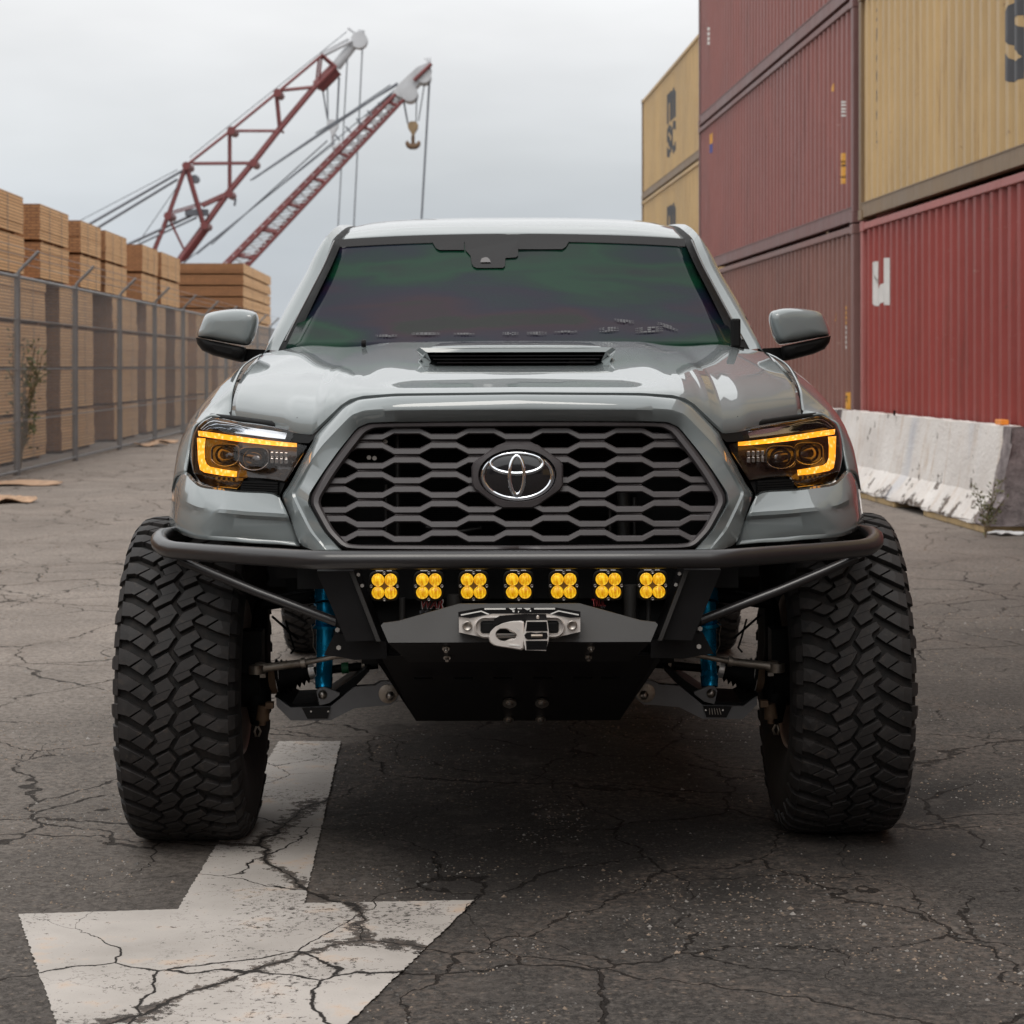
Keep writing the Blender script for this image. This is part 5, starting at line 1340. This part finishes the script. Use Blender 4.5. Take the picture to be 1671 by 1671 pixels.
al([(670, 612), (805, 628), (800, 645), (668, 632)], 4.9485, 4.952, M['white'], 'engraved_line', lk, 0)
al([(755, 415), (790, 440), (803, 432), (800, 452), (786, 455)], 4.9485, 4.952, M['white'], 'engraved_line', lk, 0)
mb = MB(); mb.lathe([(0, .0045), (-.001, .0045), (-.0012, .0005)], T(*z7b(1030, 282), 4.961), 'Y', 14); mb.build('link_screw', M['bolt'], lk)

# ---- wheels: tread tile traced from the photo, in (u across, v down) metres
TW = .277/1065.; VP = 2*math.pi*.47/43
def tile(p, py0=590): return [((x-578)*TW, (y-py0)/265.*VP) for x, y in p]
BL = [tile(p) for p in (
    [(48, 545), (70, 560), (235, 640), (118, 722), (48, 690)], [(250, 650), (372, 702), (345, 735), (256, 783), (130, 730)],
    [(380, 663), (520, 588), (578, 660), (565, 692), (500, 800), (352, 880), (302, 798), (395, 727), (403, 705)],
    [(800, 592), (835, 652), (752, 716), (736, 752), (768, 820), (632, 905), (556, 800), (576, 778), (632, 682)],
    [(885, 662), (1015, 745), (890, 833), (790, 758)], [(1035, 755), (1110, 798), (1118, 962), (905, 836)])]
SIPES = [tile(p) for p in ([(395, 722), (560, 655), (561, 661), (397, 729)], [(600, 780), (740, 725), (742, 731), (602, 787)])]
RT = .47; HWT = .166
def rad(u):
    a = abs(u); return RT-.004*(a/.14)**2-.035*max(0, (a-.137)/.03)**2
def tpos(u, v, d=0.):
    a = v/.47; r = rad(u)-d
    uu = u*(1-.02*(d/.012)) if abs(u) > .13 else u
    return Vector((uu, -r*math.cos(a), -r*math.sin(a)))
def make_wheel():
    wh = empty('wheel'); 
    mb = MB()
    prof = [(-.135, .225), (-.150, .25), (-.163, .30), (-.171, .345), (-.172, .385), (-.166, .42), (-.157, .437), (-.145, .443), (-.12, .449), (-.06, .452), (0, .453), (.06, .452), (.12, .449), (.145, .443), (.157, .437), (.166, .42), (.172, .385), (.171, .345), (.163, .30), (.150, .25), (.135, .225)]
    mb.lathe(prof, (0, 0, 0), 'X', 120)
    tire = mb.build('tyre', M['groove'], wh)
    bm = MB(); n = 43; rnd = random.Random(1)
    for k in range(n):
        for bi, poly in enumerate(BL):
            pts = []
            for i, (a, b) in enumerate(zip(poly, poly[1:]+poly[:1])):
                m_ = 3
                for j in range(m_): pts.append((lerp(a[0], b[0], j/m_), lerp(a[1], b[1], j/m_)))
            cx = sum(p[0] for p in pts)/len(pts); cy = sum(p[1] for p in pts)/len(pts)
            if bi in (0, 5): # shoulder blocks continue over the shoulder
                s_ = -1 if bi == 0 else 1
                pts = [((u if abs(u) < .128 else s_*(.150)), v) for u, v in pts]
                cx = sum(p[0] for p in pts)/len(pts)
            v0 = k*VP
            top = [tpos(cx+(u-cx)*.965, v0+cy+(v-cy)*.955) for u, v in pts]
            ed = [tpos(u, v0+v, .0016) for u, v in pts]
            bot = [tpos(cx+(u-cx)*1.05, v0+cy+(v-cy)*1.02, .0205) for u, v in pts]
            vs = [bm.bm.verts.new(p) for p in top+ed+bot]; N_ = len(pts)
            for i in range(N_):
                j = (i+1) % N_
                for a_ in (0, N_):
                    f = bm.bm.faces.new([vs[a_+i], vs[a_+j], vs[a_+N_+j], vs[a_+N_+i]])
            ce = bm.bm.verts.new(tpos(cx, v0+cy, -.0003))
            for i in range(N_): bm.bm.faces.new([vs[i], vs[(i+1) % N_], ce])
        # shoulder lugs running onto the side wall
        for s_ in (-1, 1):
            vc = k*VP+(.02 if s_ < 0 else .055); hv = VP*(.34 if k % 2 else .30); bot_r = .405 if k % 2 else .42
            def sp(r, x, v): a = v/.47; return Vector((s_*x, -r*math.cos(a), -r*math.sin(a)))
            o_ = [sp(rad(.150)-.001, .150, vc-hv), sp(rad(.150)-.001, .150, vc+hv), sp(.442, .1655, vc+hv*.95), sp(.442, .1655, vc-hv*.95), sp(bot_r, .1735, vc-hv*.7), sp(bot_r, .1735, vc+hv*.7)]
            i_ = [sp(.444, .146, vc-hv), sp(.444, .146, vc+hv), sp(.425, .155, vc+hv), sp(.425, .155, vc-hv), sp(bot_r-.004, .166, vc-hv*.75), sp(bot_r-.004, .166, vc+hv*.75)]
            bm.poly(o_+i_, [(0, 1, 2, 3), (3, 2, 5, 4), (1, 7, 8, 2), (0, 3, 9, 6), (2, 8, 11, 5), (3, 4, 10, 9), (4, 5, 11, 10), (0, 6, 7, 1)])
    bm.mi = 1
    for k in range(n):
        for sp_ in SIPES: bm.face([tpos(u, v+k*VP, -.0006) for u, v in sp_])
    bm.build('tread', [M['rubber'], M['blk']], tire)
    mb = MB(); mb.lathe([(-.135, .228), (-.14, .222), (-.125, .212), (-.05, .205), (.05, .20), (.125, .212), (.14, .222), (.135, .228)], (0, 0, 0), 'X', 64); 
    mb.lathe([(.03, .203), (.04, .17), (.05, .06), (.05, .0)], (0, 0, 0), 'X', 48)
    for k in range(6):
        a = k*math.pi/3; mb.bar((.04, .05*math.cos(a), .05*math.sin(a)), (.07, .20*math.cos(a), .20*math.sin(a)), .05, .03)
    mb.build('rim', M['bronze'], wh)
    mb = MB(); mb.lathe([(-.075, .0), (-.075, .165), (-.06, .165), (-.06, 0)], (0, 0, 0), 'X', 40); mb.lathe([(-.11, 0), (-.11, .07), (-.03, .08), (-.03, 0)], (0, 0, 0), 'X', 24); mb.build('brake_disc', M['steel'], wh)
    return wh
w0 = make_wheel()
def copy_tree(o, par):
    c = o.copy(); COL.objects.link(c); c.parent = par
    for ch in list(o.children): copy_tree(ch, c)
    return c
spots = [(.935, 6.18, .463, 0, .0), (-.935, 6.11, .463, math.pi, .0), (.90, 10.05, .463, 0, .3), (-.90, 10.05, .463, math.pi, .2)]
for i, (x, y, z, rz, rx) in enumerate(spots):
    if i == 0: wo = w0; wo.parent = truck
    else: wo = copy_tree(w0, truck)
    wo.location = (x, y-TY, z); wo.rotation_euler = (rx if i > 1 else (0 if i == 0 else .04), 0, rz)
# ---- suspension and underside
def susp(sg):
    t = lambda d, y, Y: TM(d, y, Y, sg)
    px = lambda x, y, Y: TM(846-x, y, Y, sg)   # traced from the left side of the photo
    mb = MB(); mb.tube([px(420, 1090, 6.0), px(430, 1089, 6.0), px(440, 1087.5, 6.0), px(498, 1080.5, 5.98), px(500, 1080, 5.98), px(554, 1070, 5.95), px(590, 1069, 5.93)], [.018, .019, .012, .0115, .0085, .007, .007], 12)
    mb.tube([px(421, 1084, 5.99), px(421, 1098, 5.99)], .022, 12); mb.tube([px(494, 1081, 5.978), px(501, 1080, 5.978)], .015, 6); mb.build('tie_rod', M['steel'], truck)
    mb = MB(); c0, c1 = px(455, 1105, 6.14), px(509, 1096, 6.14); pts = []; rad_ = []; n = 7
    for i in range(2*n+1): 
        k = i/(2*n); pts.append(c0.lerp(c1, k)); rad_.append(lerp(.050, .021, k)+(.009 if i % 2 else -.005))
    mb.tube(pts, rad_, 20); mb.build('cv_boot', M['blk'], truck)
    mb = MB(); mb.tube([px(428, 1108, 6.14), px(446, 1106, 6.14), px(458, 1105, 6.14)], [.042, .046, .046], 20); mb.build('cv_joint', M['rust'], truck)
    mb = MB(); mb.tube([px(456, 1105, 6.14), px(461, 1104.5, 6.14)], .0485, 24); mb.tube([px(508, 1096, 6.14), px(517, 1094, 6.14)], .022, 18); mb.build('boot_clamp', M['alu'], truck)
    mb = MB(); mb.tube([px(515, 1094, 6.14), px(620, 1084, 6.14)], .0125, 14); mb.build('axle_shaft', M['blk'], truck)
    if sg < 0:
        mb = MB(); mb.tube([px(561, 1089.5, 6.138), px(572, 1088.5, 6.138)], .0165, 14); mb.build('shaft_band', M['green'], truck)
    mb = MB(); mb.tube([px(594, 1086, 6.138), px(599, 1085.6, 6.138)], .018, 14); mb.build('shaft_band', M['steel'], truck)
    # coilover
    mb = MB(); mb.tube([px(536, 985, 6.16), px(534.5, 1023, 6.14), px(534, 1024, 6.14), px(533.5, 1060, 6.12), px(533.5, 1061, 6.12), px(532, 1103, 6.10), px(531.5, 1104, 6.10), px(531, 1122, 6.09)], [.030, .030, .026, .026, .0245, .0245, .027, .024], 24); sh_ = mb.build('shock_absorber', M['blue'], truck)
    mb = MB(); mb.tube([px(535, 1019, 6.14), px(534.7, 1024, 6.14)], .041, 24); mb.tube([px(538, 950, 6.2), px(536.5, 985, 6.17)], .038, 20); mb.build('spring_seat', M['blue'], sh_)
    mb = MB(); mb.tube([px(518, 1018, 6.10), px(512, 1024, 6.10), px(515, 1035, 6.10), px(514, 1053, 6.10), px(520, 1066, 6.10)], .0018, 6); mb.build('brake_line', M['steel'], truck)
    mb = MB()
    for i in range(26):
        pass
    hel = [px(538, 930, 6.2)+Vector((.05*math.cos(a), .05*math.sin(a), -.0105*a+.02)) for a in [i*.35 for i in range(40)]]; mb.tube(hel, .007, 8); mb.build('coil_spring', M['blk'], sh_)
    # lower arm
    ap_ = [(454, 1137), (477, 1153.5), (542, 1151.5), (581, 1120), (614, 1118), (624, 1112), (642, 1112), (650, 1122), (652, 1140), (640, 1150), (622, 1151), (581, 1155), (542, 1174.5), (477, 1174.5), (454, 1151)]
    mb = MB(); a = [px(*p, 5.98) for p in ap_]; b = [px(p[0], p[1]-3, 6.10) for p in ap_]; mb.prism(a, b); mb.build('lower_arm', M['arm'], truck, bevel=.004)
    mb = MB(); a = [px(*p, 5.972) for p in ((495, 1154), (542, 1153), (537, 1171.5), (504, 1172))]; b = [p+Vector((0, .006, 0)) for p in a]; mb.prism(a, b); mb.build('arm_nameplate', M['powder'], truck)
    mb = MB()
    for xx in (510, 538): mb.tube([px(xx, 1160, 5.971), px(xx, 1160, 5.966)], .0028, 8)
    if sg > 0:
        for i_ in range(5): mb.bar(px(516+i_*4, 1157, 5.969), px(513+i_*4.6, 1167, 5.969), .0015, .002)
    mb.build('nameplate_rivet', M['bolt'], truck)
    mb = MB(); a = [px(*p, 6.03) for p in ((450, 1134), (478, 1148), (520, 1146), (570, 1112), (600, 1090), (606, 1094), (580, 1122), (545, 1152), (470, 1154))]; b = [p+Vector((0, .26, .0)) for p in a]; mb.prism(a, b); mb.build('arm_rear_web', M['blk'], truck, bevel=.004)
    mb = MB(); a = [px(*p, 5.965) for p in ((523, 1146), (519, 1128), (523, 1122), (531, 1120), (557, 1130), (556, 1134), (540, 1146), (524, 1150))]; b = [p+Vector((0, .012, 0)) for p in a]; mb.prism(a, b); mb.build('shock_mount', M['arm'], truck, bevel=.002)
    mb = MB(); c = px(529, 1132.6, 5.965); mb.lathe([(0, .0135), (-.004, .013), (-.006, .010), (-.008, .0095), (-.009, .0005)], c, 'Y', 16)
    c = px(639, 1135, 5.975); mb.lathe([(0, .014), (-.01, .013), (-.012, .0005)], c, 'Y', 6); mb.build('pivot_bolt', M['bolt'], truck)
    mb = MB(); c = px(636, 1131, 5.985); mb.lathe([(0.02, .030), (-.004, .029), (-.006, .026), (-.006, .0005)], c, 'Y', 24); mb.build('arm_bushing', M['steel'], truck)
    # knuckle and hub
    mb = MB(); mb.tube([px(424, 1180, 6.1), px(426, 1150, 6.1), px(418, 1105, 6.12), px(425, 1050, 6.16), px(430, 985, 6.22)], [.022, .036, .05, .03, .022], 12)
    mb.tube([px(395, 1108, 6.14), px(432, 1108, 6.14)], .08, 20); mb.box(px(416, 1060, 6.05), (.06, .08, .12)); mb.build('steering_knuckle', M['blk'], truck, auto=40)
    mb = MB(); mb.tube([px(433, 1150, 6.05), px(431, 1174, 6.05)], [.017, .020], 12); mb.tube([px(431, 1174, 6.05), px(431, 1182, 6.05)], .010, 8); mb.box(px(443, 1149, 6.0), (.022, .03, .018)); mb.build('ball_joint', M['rust'], truck)
    mb = MB(); mb.tube([px(421, 1184, 6.02), px(418, 1192, 6.02), px(420, 1200, 6.02), px(425, 1200, 6.02), px(428, 1192, 6.02), px(424, 1184, 6.02)], .0035, 6)
    mb.box(px(432, 1101, 5.985), (.016, .02, .01)); mb.build('wheel_sensor_clip', M['steel'], truck)
    mb = MB(); mb.tube([px(470, 1012, 6.2), px(478, 1040, 6.15), px(484, 1058, 6.12), px(478, 1065, 6.1)], .003, 6); mb.tube([px(448, 1005, 6.1), px(490, 1042, 6.2)], .004, 6); mb.build('brake_hose', M['blk'], truck)
    # upper arm, inner wing liner, cab floor edge
    mb = MB(); mb.tube([px(430, 985, 6.2), px(500, 975, 6.22), px(575, 965, 6.2)], .02, 10); mb.tube([px(430, 985, 6.2), px(500, 972, 6.42), px(575, 960, 6.5)], .02, 10); mb.build('upper_arm', M['blk'], truck)
    mb = MB(); y0 = 5.62-TY
    xs2 = (.50, .97)
    rr = []
    for k in range(13):
        a = math.pi*(.16+.84*k/12); yy = 6.20-TY-.60*math.cos(a); zz = .62+.60*math.sin(a)**.8 if k < 12 else .62
        rr.append([Vector((sg*x, yy, min(zz, 1.12))) for x in (.46, .56, .66, .745)])
    mb.grid(rr); mb.build('wheel_arch_liner', M['blk'], truck)
    mb = MB(); mb.box((sg*.69, 7.0-TY, .86), (.46, .10, .56)); mb.build('firewall', M['blk'], truck)
    mb = MB(); mb.box((sg*.42, 8.4-TY, .72), (.09, 6.2, .16)); mb.build('frame_rail', M['blk'], truck)
    mb = MB(); mb.tube([Vector((sg*.90, 10.05-TY, .463)), Vector((sg*.1, 10.05-TY, .463))], .045, 12); mb.build('rear_axle', M['blk'], truck)
    mb = MB(); mb.grid([[Vector((sg*(.50+.3*(k%2)), 10.05-TY-.5*math.cos(math.pi*j/8), .50+.5*math.sin(math.pi*j/8)*1.1)) for k in (0, 1)] for j in range(9)]); mb.build('rear_arch_liner', M['blk'], truck)
    mb = MB(); mb.box((sg*.60, 9.5-TY, .62), (.07, 1.6, .05)); mb.build('leaf_spring', M['blk'], truck)
both(susp)
mb = MB(); mb.box((0, 6.35-TY, .74), (.84, 1.5, .34)); mb.build('engine_block', M['blk'], truck)
mb = MB(); mb.box((0, 5.64-TY, .93), (1.30, .06, .26)); mb.build('front_support', M['blk'], truck)
mb = MB(); mb.box((0, 8.2-TY, .70), (1.7, 2.6, .12)); mb.build('cab_floor', M['blk'], truck)
mb = MB(); mb.lathe([(-.14, .02), (-.10, .12), (0, .16), (.10, .12), (.14, .02)], (0, 10.05-TY, .463), 'X', 20); mb.build('differential', M['blk'], truck)
mb = MB(); mb.box((0, 5.95-TY, .545), (.52, .5, .16)); mb.build('front_differential', M['blk'], truck, bevel=.03)
mb = MB(); mb.box((0, 6.05-TY, .64), (.90, .10, .10)); mb.box((0, 6.5-TY, .60), (.9, .1, .08)); mb.build('subframe', M['blk'], truck)

# ---- every loose bolt, pipe and sheave becomes a part of its own
def split_loose(o):
    bm = bmesh.new(); bm.from_mesh(o.data); left_ = set(bm.verts); isl = []
    while left_:
        st = [left_.pop()]; g_ = {st[0]}
        while st:
            v = st.pop()
            for e_ in v.link_edges:
                q = e_.other_vert(v)
                if q in left_: left_.discard(q); g_.add(q); st.append(q)
        isl.append(g_)
    # islands that touch (bbox overlap) stay together
    boxes = []
    for g_ in isl:
        c = [v.co for v in g_]; lo_ = [min(p[i] for p in c) for i in range(3)]; hi_ = [max(p[i] for p in c) for i in range(3)]
        boxes.append([lo_, hi_, set(v.index for v in g_)])
    ch = True
    while ch:
        ch = False
        for i in range(len(boxes)):
            for j in range(i+1, len(boxes)):
                a, b = boxes[i], boxes[j]
                if all(a[0][k] <= b[1][k]+.001 and b[0][k] <= a[1][k]+.001 for k in range(3)):
                    boxes[i] = [[min(x, y) for x, y in zip(a[0], b[0])], [max(x, y) for x, y in zip(a[1], b[1])], a[2] | b[2]]; boxes.pop(j); ch = True; break
            if ch: break
    bm.free()
    if len(boxes) < 2: return
    src = o.data
    for n_, (_, _, keep) in enumerate(boxes):
        b2 = bmesh.new(); b2.from_mesh(src); b2.verts.ensure_lookup_table()
        bmesh.ops.delete(b2, geom=[v for v in b2.verts if v.index not in keep], context='VERTS')
        me = bpy.data.meshes.new(o.name.split('.')[0]); b2.to_mesh(me); b2.free()
        for m in src.materials: me.materials.append(m)
        if n_ == 0: first = me; continue
        c = o.copy(); c.data = me; COL.objects.link(c); c.parent = o.parent
    o.data = first
NAMES = ('bumper_internals', 'bolt', 'sheave', 'plate_bolt', 'pivot_bolt', 'nameplate_rivet', 'lamp_screw', 'scoop_slat', 'coolant_pipe', 'foot_strip', 'windshield_sticker_', 'tension_wire', 'lamp_backing_panel', 'boot_clamp', 'scoop_cheek', 'drain_slot', 'subframe', 'brake_hose', 'spring_seat', 'wheel_sensor_clip', 'ball_joint', 'upper_arm', 'lattice_brace')
for o in [o for o in bpy.data.objects if o.type == 'MESH' and o.name.split('.')[0] in NAMES]: split_loose(o)
